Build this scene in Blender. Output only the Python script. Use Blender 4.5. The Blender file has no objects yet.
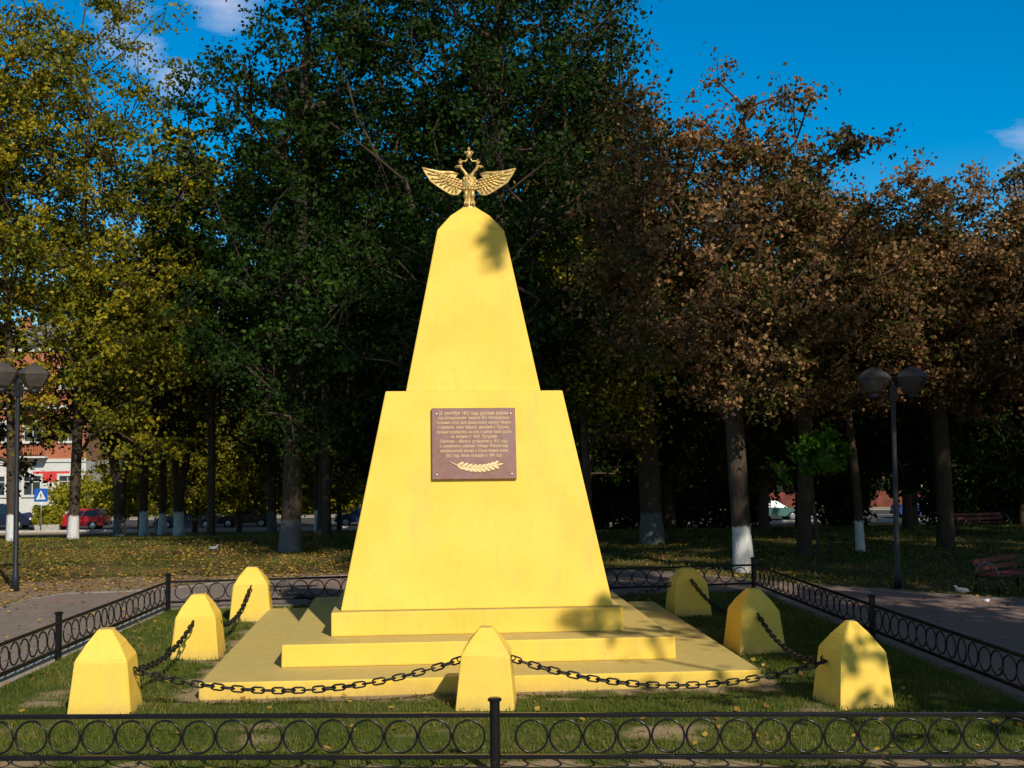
import bpy, bmesh, math, random
import numpy as np
from mathutils import Vector, Matrix
R = math.radians
PI = math.pi
sc = bpy.context.scene
col = sc.collection

# ------------------------------------------------------------------ camera
cam_d = bpy.data.cameras.new('camera')
cam = bpy.data.objects.new('camera', cam_d)
col.objects.link(cam)
r_ = Vector((0.99695, -0.07749, -0.0091)); u_ = Vector((0.00477, -0.05587, 0.99843)); f_ = Vector((0.07787, 0.99543, 0.05533))
m = Matrix((r_, u_, -f_)).transposed().to_4x4()
m.translation = Vector((0, 0, 3.04))
cam.matrix_world = m
cam_d.sensor_width = 36.0
cam_d.lens = 1200.77 / 1024 * 36
cam_d.clip_end = 3000
sc.camera = cam

# ------------------------------------------------------------------ light
SUN_AZ, SUN_EL = R(22), R(36)
sun_dir = Vector((math.sin(SUN_AZ) * math.cos(SUN_EL), -math.cos(SUN_AZ) * math.cos(SUN_EL), math.sin(SUN_EL)))
sd = bpy.data.lights.new('sun', 'SUN'); sd.energy = 4.4; sd.angle = R(0.6); sd.color = (1.0, 0.93, 0.80)
so = bpy.data.objects.new('sun', sd); col.objects.link(so)
so.rotation_euler = sun_dir.to_track_quat('Z', 'Y').to_euler()

w = bpy.data.worlds.new('World'); sc.world = w; w.use_nodes = True
nt = w.node_tree; nt.nodes.clear()
def wn(t, **k):
    n = nt.nodes.new(t)
    for a, b in k.items(): setattr(n, a, b)
    return n
sky = wn('ShaderNodeTexSky', sky_type='NISHITA', sun_disc=False, sun_elevation=SUN_EL, sun_rotation=PI - SUN_AZ,
         air_density=1.0, dust_density=0.25, ozone_density=3.0)
hsv = wn('ShaderNodeHueSaturation'); hsv.inputs['Saturation'].default_value = 1.6; hsv.inputs['Hue'].default_value = 0.496; hsv.inputs['Value'].default_value = 1.05
nt.links.new(sky.outputs[0], hsv.inputs['Color'])
tc = wn('ShaderNodeTexCoord')
hs2 = wn('ShaderNodeHueSaturation'); hs2.inputs['Saturation'].default_value = 0.7; hs2.inputs['Value'].default_value = 0.5
nt.links.new(sky.outputs[0], hs2.inputs['Color'])
sep = wn('ShaderNodeSeparateXYZ'); nt.links.new(tc.outputs['Generated'], sep.inputs[0])
el = wn('ShaderNodeMapRange'); el.inputs['From Min'].default_value = 0.40; el.inputs['From Max'].default_value = 0.70
nt.links.new(sep.outputs[2], el.inputs['Value'])
skm = wn('ShaderNodeMix', data_type='RGBA'); nt.links.new(el.outputs[0], skm.inputs['Factor'])      # the sky deepens towards the zenith
nt.links.new(hsv.outputs[0], skm.inputs['A']); nt.links.new(hs2.outputs[0], skm.inputs['B'])
mp = wn('ShaderNodeMapping'); mp.inputs['Scale'].default_value = (4, 4, 11)
nt.links.new(tc.outputs['Generated'], mp.inputs[0])
no = wn('ShaderNodeTexNoise'); no.inputs['Scale'].default_value = 3.0; no.inputs['Detail'].default_value = 7; no.inputs['Roughness'].default_value = 0.62
nt.links.new(mp.outputs[0], no.inputs['Vector'])
def blob(d, rad):
    vd = wn('ShaderNodeVectorMath', operation='DISTANCE'); vd.inputs[1].default_value = d
    nt.links.new(tc.outputs['Generated'], vd.inputs[0])
    mr = wn('ShaderNodeMapRange'); mr.inputs['From Min'].default_value = 0; mr.inputs['From Max'].default_value = rad
    mr.inputs['To Min'].default_value = 1; mr.inputs['To Max'].default_value = 0
    nt.links.new(vd.outputs['Value'], mr.inputs['Value']); return mr.outputs[0]
def wmath(op, a, b):
    n = wn('ShaderNodeMath', operation=op)
    for i, v in enumerate((a, b)):
        if isinstance(v, (int, float)): n.inputs[i].default_value = v
        else: nt.links.new(v, n.inputs[i])
    return n.outputs[0]
CLOUDS = [((-.1476, .9256, .3486), .05), ((-.2047, .9277, .3121), .045), ((-.1898, .9368, .294), .04), ((.458, .8633, .232), .055), ((-.225, .92, .33), .05)]
acc = None
for d, rad in CLOUDS:
    v = Vector(d).normalized()
    b = blob(tuple(v), rad)
    acc = b if acc is None else wmath('MAXIMUM', acc, b)
cl = wmath('MULTIPLY', acc, 1.0)
cl2 = wn('ShaderNodeMapRange'); cl2.inputs['From Min'].default_value = 0.62; cl2.inputs['From Max'].default_value = 1.35
nt.links.new(wmath('ADD', cl, wmath('MULTIPLY', wmath('SUBTRACT', no.outputs[0], 0.42), 1.7)), cl2.inputs['Value'])
mix = wn('ShaderNodeMix', data_type='RGBA')
nt.links.new(wmath('MULTIPLY', cl2.outputs[0], 0.75), mix.inputs['Factor'])
nt.links.new(skm.outputs['Result'], mix.inputs['A']); mix.inputs['B'].default_value = (5.2, 5.6, 7.0, 1)
bg = wn('ShaderNodeBackground'); bg.inputs['Strength'].default_value = 0.12
nt.links.new(mix.outputs['Result'], bg.inputs['Color'])
wo = wn('ShaderNodeOutputWorld'); nt.links.new(bg.outputs[0], wo.inputs['Surface'])

vs = sc.view_settings
vs.view_transform = 'Standard'; vs.look = 'None'; vs.exposure = 0.0; vs.gamma = 1.0
try: vs.use_curve_mapping = False
except Exception: pass
sc.render.engine = 'CYCLES'
sc.cycles.max_bounces = 5; sc.cycles.diffuse_bounces = 2; sc.cycles.transparent_max_bounces = 8

# ------------------------------------------------------------------ tagging
def tag(o, label=None, cat=None, group=None, kind=None):
    if label: o['label'] = label
    if cat: o['category'] = cat
    if group: o['group'] = group
    if kind: o['kind'] = kind
    return o
def thing(name, label, cat, loc=(0, 0, 0), rz=0, group=None):
    o = bpy.data.objects.new(name, None); col.objects.link(o)
    o.empty_display_size = 0.3
    o.location = loc; o.rotation_euler = (0, 0, rz)
    return tag(o, label, cat, group)
def copy_tree(o, parent=None):
    c = o.copy(); col.objects.link(c); c.parent = parent
    for ch in list(o.children): copy_tree(ch, c)
    return c

# ------------------------------------------------------------------ materials
class NT:
    def __init__(s, name):
        s.m = bpy.data.materials.new(name); s.m.use_nodes = True
        s.t = s.m.node_tree; s.t.nodes.clear()
        s.out = s.n('ShaderNodeOutputMaterial'); s.b = s.n('ShaderNodeBsdfPrincipled')
        s.l(s.b.outputs[0], s.out.inputs['Surface'])
    def n(s, t, **k):
        n = s.t.nodes.new(t)
        for a, b in k.items(): setattr(n, a, b)
        return n
    def l(s, a, b): s.t.links.new(a, b)
    def put(s, i, v):
        if hasattr(v, 'links'): s.l(v, i)
        else:
            if isinstance(v, tuple) and len(v) == 3 and i.type == 'RGBA': v = v + (1,)
            i.default_value = v
    def math(s, op, a, b=0.0, c=False):
        n = s.n('ShaderNodeMath', operation=op, use_clamp=c); s.put(n.inputs[0], a); s.put(n.inputs[1], b); return n.outputs[0]
    def noise(s, scale, detail=4, rough=.55, vec=None, stretch=None):
        n = s.n('ShaderNodeTexNoise'); n.inputs['Scale'].default_value = scale; n.inputs['Detail'].default_value = detail
        n.inputs['Roughness'].default_value = rough
        v = vec or s.obj()
        if stretch:
            mpn = s.n('ShaderNodeMapping'); mpn.inputs['Scale'].default_value = stretch; s.l(v, mpn.inputs[0]); v = mpn.outputs[0]
        s.l(v, n.inputs['Vector']); return n.outputs[0]
    def obj(s):
        if not hasattr(s, '_o'): s._o = s.n('ShaderNodeTexCoord').outputs['Object']
        return s._o
    def ramp(s, v, stops):
        n = s.n('ShaderNodeValToRGB'); e = n.color_ramp.elements
        while len(e) < len(stops): e.new(0.5)
        for i, (p, c) in enumerate(stops):
            e[i].position = p; e[i].color = (tuple(c) + (1,)) if len(c) == 3 else c
        s.l(v, n.inputs[0]); return n.outputs[0]
    def mix(s, f, a, b, bt='MIX'):
        n = s.n('ShaderNodeMix', data_type='RGBA', blend_type=bt)
        s.put(n.inputs['Factor'], f); s.put(n.inputs['A'], a); s.put(n.inputs['B'], b); return n.outputs['Result']
    def rng(s, v, a, b, c=0.0, d=1.0):
        n = s.n('ShaderNodeMapRange'); s.put(n.inputs['Value'], v)
        for k, x in (('From Min', a), ('From Max', b), ('To Min', c), ('To Max', d)): n.inputs[k].default_value = x
        return n.outputs[0]
    def bump(s, h, strength=.4, dist=.02):
        n = s.n('ShaderNodeBump'); n.inputs['Strength'].default_value = strength; n.inputs['Distance'].default_value = dist
        s.l(h, n.inputs['Height']); s.l(n.outputs[0], s.b.inputs['Normal'])
    def set(s, color=None, rough=.7, metal=0, spec=None):
        if color is not None: s.put(s.b.inputs['Base Color'], color)
        s.put(s.b.inputs['Roughness'], rough); s.put(s.b.inputs['Metallic'], metal)
        if spec is not None: s.b.inputs['Specular IOR Level'].default_value = spec
        return s.m
MT = {}
def plain(name, c, rough=.6, metal=0, spec=None, var=.12, sc_=6):
    if name in MT: return MT[name]
    n = NT(name)
    f = n.noise(sc_, 5)
    cc = n.mix(n.rng(f, .3, .7), tuple(x * (1 - var) for x in c), tuple(min(1, x * (1 + var)) for x in c))
    MT[name] = n.set(cc, rough, metal, spec); return MT[name]

def yellow_paint(name='yellow_paint'):
    n = NT(name)
    g = n.n('ShaderNodeNewGeometry')
    wp = g.outputs['Position']
    a = n.noise(1.3, 5, vec=wp); b = n.noise(38, 4, vec=wp); cgr = n.noise(0.8, 8, .7, vec=wp, stretch=(3.5, 3.5, .7))
    base = n.mix(n.rng(a, .3, .7), (.85, .545, .066), (.93, .625, .10))
    base = n.mix(n.rng(b, .35, .75, 0, .22), base, (.72, .5, .10))
    base = n.mix(n.rng(cgr, .50, .72, 0, .42), base, (.62, .44, .13))
    sep = n.n('ShaderNodeSeparateXYZ'); n.l(g.outputs['True Normal'], sep.inputs[0])
    up = n.rng(sep.outputs[2], .75, .95)
    dirt = n.mix(n.rng(n.noise(5, 7, .7, vec=wp), .3, .75), (.56, .42, .13), (.45, .34, .12))
    base = n.mix(n.math('MULTIPLY', up, .95), base, dirt)
    sp = n.n('ShaderNodeSeparateXYZ'); n.l(wp, sp.inputs[0])
    low = n.rng(n.math('ADD', sp.outputs[2], n.math('MULTIPLY', n.noise(7, 6, .7, vec=wp), .25)), .13, .34, 1, 0)
    base = n.mix(n.math('MULTIPLY', low, .55), base, (.34, .25, .12))
    cr = n.n('ShaderNodeTexVoronoi', feature='DISTANCE_TO_EDGE'); cr.inputs['Scale'].default_value = 1.1
    dv = n.n('ShaderNodeVectorMath', operation='ADD'); n.l(wp, dv.inputs[0])
    nn = n.n('ShaderNodeTexNoise'); nn.inputs['Scale'].default_value = 3; n.l(wp, nn.inputs['Vector']); n.l(nn.outputs['Color'], dv.inputs[1])
    n.l(dv.outputs[0], cr.inputs['Vector'])
    crack = n.math('MULTIPLY', n.rng(cr.outputs['Distance'], .0, .006, 1, 0), n.rng(n.noise(.9, 3, vec=wp), .5, .62))
    base = n.mix(n.math('MULTIPLY', crack, .55), base, (.45, .3, .1))
    stk = n.rng(n.noise(1.6, 6, .6, vec=wp, stretch=(6, 6, .45)), .54, .75, 0, .22)
    base = n.mix(n.math('MULTIPLY', stk, n.math('SUBTRACT', 1.0, up)), base, (.52, .36, .12))
    h = n.math('ADD', n.math('MULTIPLY', b, .6), n.math('MULTIPLY', n.noise(6, 5, vec=wp), .9))
    n.bump(h, .35, .012)
    return n.set(base, .72, 0, .3)
M_Y = yellow_paint()
n = NT('black_iron_paint')
rust = n.rng(n.noise(7, 8, .75, vec=n.n('ShaderNodeNewGeometry').outputs['Position']), .60, .72)
n.bump(n.noise(90, 4), .25, .003)
M_IRON = n.set(n.mix(n.math('MULTIPLY', rust, .7), (.007, .007, .008), (.055, .025, .014)), n.rng(rust, 0, 1, .27, .8), 0, .38)
M_CHAIN = plain('dark_chain_iron', (.018, .016, .015), .45, .5, .5, .4, 30)
M_GOLD = plain('old_gold_paint', (.55, .37, .12), .45, .55, .5, .35, 22)
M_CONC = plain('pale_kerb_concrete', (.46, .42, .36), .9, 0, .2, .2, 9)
M_CONC2 = plain('shade_toned_kerb_concrete', (.24, .205, .17), .95, 0, .1, .35, 7)  # same kerb concrete, with shade toned into its colour

def leaf_mat(name, cols, trans=.3):
    n = NT(name)
    at = n.n('ShaderNodeAttribute'); at.attribute_name = 'tint'
    c = n.ramp(at.outputs['Fac'], [(i / (len(cols) - 1) * .96 + .02, x) for i, x in enumerate(cols)])
    n.set(c, .6, 0, .12)
    tr = n.n('ShaderNodeBsdfTranslucent'); n.l(n.mix(.5, c, (1, .9, .4), 'MULTIPLY'), tr.inputs['Color'])
    ms = n.n('ShaderNodeMixShader'); ms.inputs[0].default_value = trans
    n.l(n.b.outputs[0], ms.inputs[1]); n.l(tr.outputs[0], ms.inputs[2]); n.l(ms.outputs[0], n.out.inputs['Surface'])
    return n.m
L_YEL = leaf_mat('autumn_yellow_leaves', [(.06, .075, .006), (.13, .135, .009), (.24, .21, .012), (.44, .33, .015), (.36, .19, .018)])
L_GRN = leaf_mat('shade_toned_dark_green_leaves', [(.007, .018, .002), (.012, .030, .003), (.018, .044, .004), (.030, .065, .006), (.075, .13, .012)], .25)  # greens darkened further, standing in for shade over the central crowns
L_BRN = leaf_mat('dry_brown_leaves', [(.025, .050, .008), (.05, .06, .010), (.14, .08, .027), (.28, .15, .062), (.38, .21, .088), (.47, .28, .12)])
L_OLV = leaf_mat('olive_mixed_leaves', [(.012, .022, .003), (.030, .038, .005), (.055, .055, .007), (.11, .065, .018), (.25, .20, .02)])
L_BRI = leaf_mat('bright_green_leaves', [(.04, .11, .006), (.07, .19, .012), (.12, .26, .02)], .4)
L_FAR = leaf_mat('far_yellow_green_leaves', [(.09, .11, .01), (.20, .20, .015), (.36, .30, .02), (.20, .22, .02)])
L_FALL = leaf_mat('fallen_leaf_colours', [(.10, .055, .018), (.20, .11, .025), (.34, .20, .035), (.48, .31, .06), (.24, .11, .035)], .1)
L_GRS = leaf_mat('grass_blade_colours', [(.045, .07, .010), (.085, .125, .014), (.14, .17, .022), (.22, .19, .05), (.30, .23, .09)], .3)

def bark(ph, tone=(.070, .048, .032)):
    dull = ph < 0; ph = abs(ph)  # negative height: shade is greyed into the whitewash colour
    key = ('bark_shade_toned_whitewash' if dull else 'bark_whitewashed') if ph else 'bark_bare'
    key += '_%d' % round(ph * 100)
    if key in MT: return MT[key]
    n = NT(key)
    f = n.noise(5, 8, .7, stretch=(3, 3, .6)); g = n.noise(20, 5, .7, stretch=(2, 2, .4))
    c = n.mix(n.rng(f, .3, .7), tuple(x * .55 for x in tone), tuple(x * 1.5 for x in tone))
    if ph:
        s = n.n('ShaderNodeSeparateXYZ'); n.l(n.obj(), s.inputs[0])
        z = n.math('ADD', s.outputs[2], n.math('MULTIPLY', n.math('SUBTRACT', n.noise(6, 5, .6), .5), .35))
        mk = n.rng(z, ph - .03, ph + .03, 1, 0)
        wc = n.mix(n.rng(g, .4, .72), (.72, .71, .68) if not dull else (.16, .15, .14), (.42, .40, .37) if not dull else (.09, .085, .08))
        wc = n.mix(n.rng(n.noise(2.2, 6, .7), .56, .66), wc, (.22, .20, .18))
        c = n.mix(mk, c, wc)
    n.bump(f, .9, .05); MT[key] = n.set(c, .9, 0, .2); return MT[key]

# ------------------------------------------------------------------ mesh helpers
def link(name, me, mat, parent=None):
    o = bpy.data.objects.new(name, me); col.objects.link(o)
    if mat is not None and len(me.materials) == 0: me.materials.append(mat)
    if parent is not None: o.parent = parent
    return o
def np_mesh(name, V, loops, starts, totals, smooth=False, tint=None, uv=None):
    me = bpy.data.meshes.new(name)
    me.vertices.add(len(V)); me.vertices.foreach_set('co', np.ascontiguousarray(V, dtype=np.float32).ravel())
    me.loops.add(len(loops)); me.loops.foreach_set('vertex_index', np.ascontiguousarray(loops, dtype=np.int32))
    me.polygons.add(len(starts)); me.polygons.foreach_set('loop_start', np.ascontiguousarray(starts, dtype=np.int32))
    try: me.polygons.foreach_set('loop_total', np.ascontiguousarray(totals, dtype=np.int32))
    except Exception: pass
    if smooth: me.polygons.foreach_set('use_smooth', np.ones(len(starts), dtype=bool))
    me.update(calc_edges=True)
    if tint is not None:
        a = me.attributes.new('tint', 'FLOAT', 'FACE'); a.data.foreach_set('value', np.ascontiguousarray(tint, dtype=np.float32))
    return me
def quads_mesh(name, V4, tint=None):
    """V4: (n,4,3)"""
    n = len(V4); V = V4.reshape(-1, 3)
    return np_mesh(name, V, np.arange(4 * n), np.arange(n) * 4, np.full(n, 4), False, tint)

class B:
    """bmesh collector"""
    def __init__(s): s.bm = bmesh.new()
    def box(s, c, d, rot=None, bev=0):
        mtx = Matrix.Translation(c)
        if rot is not None: mtx = mtx @ (rot if isinstance(rot, Matrix) else Matrix.Rotation(rot, 4, 'Z'))
        mtx = mtx @ Matrix.Diagonal((d[0], d[1], d[2], 1))
        r = bmesh.ops.create_cube(s.bm, size=1, matrix=mtx)
        if bev:
            es = list({e for v in r['verts'] for e in v.link_edges})
            bmesh.ops.bevel(s.bm, geom=es, offset=bev, segments=2, affect='EDGES', profile=.6)
        return s
    def loft(s, rings, cap=True, smooth=False):
        vs = [[s.bm.verts.new(p) for p in r] for r in rings]
        n = len(rings[0])
        for a, b in zip(vs[:-1], vs[1:]):
            for i in range(n):
                f = s.bm.faces.new((a[i], a[(i + 1) % n], b[(i + 1) % n], b[i])); f.smooth = smooth
        if cap:
            s.bm.faces.new(list(reversed(vs[0]))); s.bm.faces.new(vs[-1])
        return vs
    def tube(s, pts, rad, n=8, smooth=True, closed=False, cap=True):
        pts = [Vector(p) for p in pts]; N = len(pts)
        rads = rad if isinstance(rad, (list, tuple)) else [rad] * N
        rings = []; up = None
        for i, p in enumerate(pts):
            if closed: t = pts[(i + 1) % N] - pts[i - 1]
            else: t = pts[min(i + 1, N - 1)] - pts[max(i - 1, 0)]
            t.normalize()
            if up is None:
                up = Vector((0, 0, 1)) if abs(t.z) < .9 else Vector((1, 0, 0))
            x = up.cross(t)
            if x.length < 1e-4: x = Vector((1, 0, 0)).cross(t)
            x.normalize(); y = t.cross(x); up = y
            rings.append([p + (x * math.cos(2 * PI * k / n) + y * math.sin(2 * PI * k / n)) * rads[i] for k in range(n)])
        vs = [[s.bm.verts.new(p) for p in r] for r in rings]
        rng = range(N) if closed else range(N - 1)
        for i in rng:
            a, b = vs[i], vs[(i + 1) % N]
            for k in range(n):
                f = s.bm.faces.new((a[k], a[(k + 1) % n], b[(k + 1) % n], b[k])); f.smooth = smooth
        if cap and not closed:
            s.bm.faces.new(list(reversed(vs[0]))); s.bm.faces.new(vs[-1])
        return s
    def lathe(s, prof, c=(0, 0, 0), n=20, smooth=True, sx=1, sy=1):
        rings = [[(c[0] + math.cos(2 * PI * k / n) * r * sx, c[1] + math.sin(2 * PI * k / n) * r * sy, c[2] + z) for k in range(n)] for r, z in prof]
        s.loft(rings, True, smooth); return s
    def ell(s, c, rad, rot=None, seg=10, ring=7):
        mtx = Matrix.Translation(c) @ (rot or Matrix()) @ Matrix.Diagonal((rad[0], rad[1], rad[2], 1))
        r = bmesh.ops.create_uvsphere(s.bm, u_segments=seg, v_segments=ring, radius=1, matrix=mtx)
        for v in r['verts']:
            for f in v.link_faces: f.smooth = True
        return s
    def prism(s, outline, thick, mtx=Matrix(), bev=0):
        """outline in local xz, thickness along y"""
        a = [s.bm.verts.new(mtx @ Vector((x, -thick / 2, z))) for x, z in outline]
        b = [s.bm.verts.new(mtx @ Vector((x, thick / 2, z))) for x, z in outline]
        n = len(a)
        fs = [s.bm.faces.new(a), s.bm.faces.new(list(reversed(b)))]
        for i in range(n): fs.append(s.bm.faces.new((a[i], b[i], b[(i + 1) % n], a[(i + 1) % n])))
        if bev:
            bmesh.ops.bevel(s.bm, geom=[e for e in {e for f in fs for e in f.edges}], offset=bev, segments=2, affect='EDGES')
        return s
    def done(s, name, mat, parent=None, smooth=None):
        bmesh.ops.recalc_face_normals(s.bm, faces=s.bm.faces)
        me = bpy.data.meshes.new(name); s.bm.to_mesh(me); s.bm.free()
        return link(name, me, mat, parent)

def vnoise(x, y, seed=0):
    """lattice value noise on arrays"""
    def hsh(i, j):
        v = np.sin(i * 127.1 + j * 311.7 + seed * 74.7) * 43758.5453
        return v - np.floor(v)
    i = np.floor(x); j = np.floor(y); fx = x - i; fy = y - j
    fx = fx * fx * (3 - 2 * fx); fy = fy * fy * (3 - 2 * fy)
    return (hsh(i, j) * (1 - fx) + hsh(i + 1, j) * fx) * (1 - fy) + (hsh(i, j + 1) * (1 - fx) + hsh(i + 1, j + 1) * fx) * fy
def fbm(x, y, seed=0):
    return (vnoise(x, y, seed) + .5 * vnoise(x * 2.1, y * 2.1, seed + 1) + .25 * vnoise(x * 4.3, y * 4.3, seed + 2)) / 1.75
def gz(y):
    y = np.asarray(y, dtype=float)
    return np.clip(-(y - 44) * 2.1 / 36, -2.1, 0)

# ------------------------------------------------------------------ ground
xs = np.concatenate([np.linspace(-700, -60, 10), np.linspace(-50, 50, 60), np.linspace(60, 700, 10)])
ys = np.concatenate([np.linspace(-80, 20, 12), np.linspace(24, 92, 60), np.linspace(100, 1200, 14)])
XX, YY = np.meshgrid(xs, ys)
ZZ = gz(YY)
V = np.stack([XX, YY, ZZ], -1).reshape(-1, 3)
nx, ny = len(xs), len(ys)
ii = (np.arange(ny - 1)[:, None] * nx + np.arange(nx - 1)[None]).ravel()
F = np.stack([ii, ii + 1, ii + nx + 1, ii + nx], -1)
me = np_mesh('ground', V, F.ravel(), np.arange(len(F)) * 4, np.full(len(F), 4), True)
n = NT('park_ground')
a = n.noise(.35, 6, .6); b = n.noise(5, 7, .7); c = n.noise(26, 5, .7)
gcol = n.mix(n.rng(b, .3, .7), (.035, .040, .012), (.075, .070, .022))
dcol = n.mix(n.rng(c, .3, .7), (.11, .075, .035), (.23, .15, .06))
gc = n.mix(n.rng(n.math('ADD', a, n.math('MULTIPLY', b, .5)), .66, .86), gcol, dcol)
n.bump(c, .6, .04)
link('ground', me, n.set(gc, .95, 0, .1))['kind'] = 'structure'

def sheet(name, poly, z, mat, zf=None, thick=0):
    bm = bmesh.new()
    vs_ = [bm.verts.new((x, y, z + (float(gz(y)) if zf else 0))) for x, y in poly]
    f = bm.faces.new(vs_)
    if thick:
        r = bmesh.ops.extrude_face_region(bm, geom=[f])
        for v in r['geom']:
            if isinstance(v, bmesh.types.BMVert): v.co.z -= thick
    bmesh.ops.recalc_face_normals(bm, faces=bm.faces)
    if not thick and bm.faces[:][0].normal.z < 0: bmesh.ops.reverse_faces(bm, faces=bm.faces[:])
    me = bpy.data.meshes.new(name); bm.to_mesh(me); bm.free()
    o = link(name, me, mat); o['kind'] = 'structure'; return o

PAV = [(-45, -40), (-45, 12), (-14, 14.5), (-9.4, 20), (-8.28, 24.71), (-8.13, 26.2), (-7.7, 27.1), (-6.61, 27.25), (-5.59, 27.75), (-4.6, 28.9), (-2, 29.9), (1.5, 30.6), (4.85, 30.4), (6.3, 28.9),
       (7.57, 26.95), (9.97, 24.74), (11.82, 22.93), (16, 18.4), (40, 2), (40, -40)]
n = NT('paving_blocks')
br = n.n('ShaderNodeTexBrick'); br.offset = .5
br.inputs['Scale'].default_value = 1.0; br.inputs['Mortar Size'].default_value = .008; br.inputs['Brick Width'].default_value = .24; br.inputs['Row Height'].default_value = .12
br.inputs['Color1'].default_value = (.27, .20, .155, 1); br.inputs['Color2'].default_value = (.20, .145, .115, 1); br.inputs['Mortar'].default_value = (.10, .085, .07, 1)
mpn = n.n('ShaderNodeMapping'); mpn.inputs['Rotation'].default_value = (0, 0, R(-42)); n.l(n.obj(), mpn.inputs[0]); n.l(mpn.outputs[0], br.inputs['Vector'])
big = n.noise(.55, 5); fine = n.noise(9, 7, .7)
sx = n.n('ShaderNodeSeparateXYZ'); n.l(n.obj(), sx.inputs[0])
redband = n.rng(n.noise(.25, 2, stretch=(1, 1, 1)), .45, .62)
c = n.mix(n.rng(sx.outputs[0], 1, 7, 0, .65), br.outputs[0], (.40, .235, .18))
c = n.mix(n.math('MULTIPLY', redband, .30), c, (.27, .12, .10))
c = n.mix(n.rng(fine, .35, .8, 0, .5), c, (.30, .26, .21))
c = n.mix(n.rng(big, .35, .7, 0, .35), c, (.12, .10, .08))
n.bump(br.outputs['Fac'], .3, -.006)
sheet('paving', PAV, .006, n.set(c, .85, 0, .3))

n = NT('sandy_dirt')
c = n.mix(n.rng(n.noise(3, 8, .7), .3, .7), (.30, .215, .135), (.19, .13, .075)); n.bump(n.noise(22, 6, .7), .5, .02)
M_SAND = n.set(c, .95, 0, .1)
rr = random.Random(3)
sand = [(-45, 12.4), (-14, 14.9), (-9.5, 20.3), (-8.4, 24.8), (-8.3, 26.3), (-7.75, 27.25), (-6.61, 27.4), (-5.6, 27.9), (-4.6, 29.05), (-2, 30.05)]
outer = [(-1.5 - k * .62, 30.5 + (.25 if k % 2 else 0) + rr.uniform(-.2, .25) - (max(0, k - 9) * .30)) for k in range(15)] + [(-11.5, 24.5), (-15, 20.5), (-20, 18.8), (-45, 17)]
sheet('sandy_ground', sand + outer, .003, M_SAND)
# right of the path: narrow bare verge
sheet('bare_verge', [(4.9, 30.55), (6.4, 29.05), (7.66, 27.1), (10.06, 24.88), (11.9, 23.08), (16.1, 18.5), (16.5, 19.0), (12.1, 23.5), (10.3, 25.2), (7.9, 27.4), (6.6, 29.4), (5.1, 30.9)], .004, M_SAND)

def kerb_line(name, pts, wdt, z0, z1, mat):
    b = B()
    for (x0, y0), (x1, y1) in zip(pts[:-1], pts[1:]):
        L = math.hypot(x1 - x0, y1 - y0); k = max(1, int(L / 1.0)); ang = math.atan2(y1 - y0, x1 - x0)
        for i in range(k):
            t = (i + .5) / k
            b.box((x0 + (x1 - x0) * t, y0 + (y1 - y0) * t, (z0 + z1) / 2), (L / k - .012, wdt, z1 - z0), ang, .008)
    o = b.done(name, mat); o['kind'] = 'structure'; return o
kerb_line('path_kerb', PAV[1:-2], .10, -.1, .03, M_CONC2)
kerb_line('paving_seam', [(7.45, 22.0), (8.17, 19.93), (9.17, 17.81), (11.5, 13.0)], .10, -.05, .014, M_CONC2)

# road beyond the lawn, with pavement
n = NT('asphalt'); c = n.mix(n.rng(n.noise(2, 8, .7), .3, .7), (.045, .045, .047), (.075, .072, .07)); n.bump(n.noise(60, 3), .3, .01)
M_ASPH = n.set(c, .9, 0, .3)
sheet('road', [(-300, 82.5), (300, 82.5), (300, 96), (-300, 96)], -2.1 + .006, M_ASPH)
n = NT('far_pavement'); M_PVM = n.set(n.mix(n.rng(n.noise(1.2, 6), .3, .7), (.36, .31, .24), (.27, .23, .18)), .9, 0, .2)
sheet('pavement', [(-300, 80.2), (300, 80.2), (300, 82.4), (-300, 82.4)], -2.1 + .004, M_PVM)
sheet('far_pavement', [(-300, 96.2), (300, 96.2), (300, 99.5), (-300, 99.5)], -2.1 + .08, M_PVM, thick=.2)
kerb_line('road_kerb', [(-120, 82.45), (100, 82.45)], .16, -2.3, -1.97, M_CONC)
n = NT('road_paint'); M_RP = n.set((.7, .7, .68), .7)
for k in range(8):
    pass
b = B()
for k in range(30): b.box((-90 + k * 6, 89.2, -2.088), (3, .12, .004))
b.done('road_marking', M_RP)['kind'] = 'structure'

# inner lawn inside the railings
LC = [(-5.75, 11.95), (-5.29, 18.3), (-4.82, 23.75), (7.07, 25.18), (7.07, 18.48), (7.07, 10.72)]   # fence corner/post points
def inner_x(y):
    yl = np.interp(y, [11.0, 18.3, 23.75], [-5.80, -5.29, -4.82]); return yl
CX, CY = 0.81, 18.602
def dirt_mask(x, y):
    d = np.maximum(np.abs(x - CX) - 3.506, np.abs(y - CY) - 3.506)   # distance outside plinth
    m_ = fbm(x * 1.1 + 5, y * 1.4, 4)
    v = (m_ - .60) * 2.6
    v = np.maximum(v, 1.05 - d / .42 + (fbm(x * 3, y * 3, 9) - .5) * 1.6)
    fr = y - np.interp(x, [-3.94, .7, 5.55], [11.8, 11.35, 10.83])
    v = np.maximum(v, 1.1 - fr / .55 + (fbm(x * 2.2, y * 2.5, 12) - .5) * 2.2)
    v = np.where(x > 5.0, v - .2, v)
    return np.clip(v, 0, 1)
gy = np.arange(10.6, 25.3, .075); gx = np.arange(0, 1.0001, 1 / 165)
GY, GX = np.meshgrid(gy, gx, indexing='ij')
xl = inner_x(GY); xr = np.full_like(GY, 7.05)
X2 = xl + .03 + (xr - xl - .03) * GX
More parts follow.
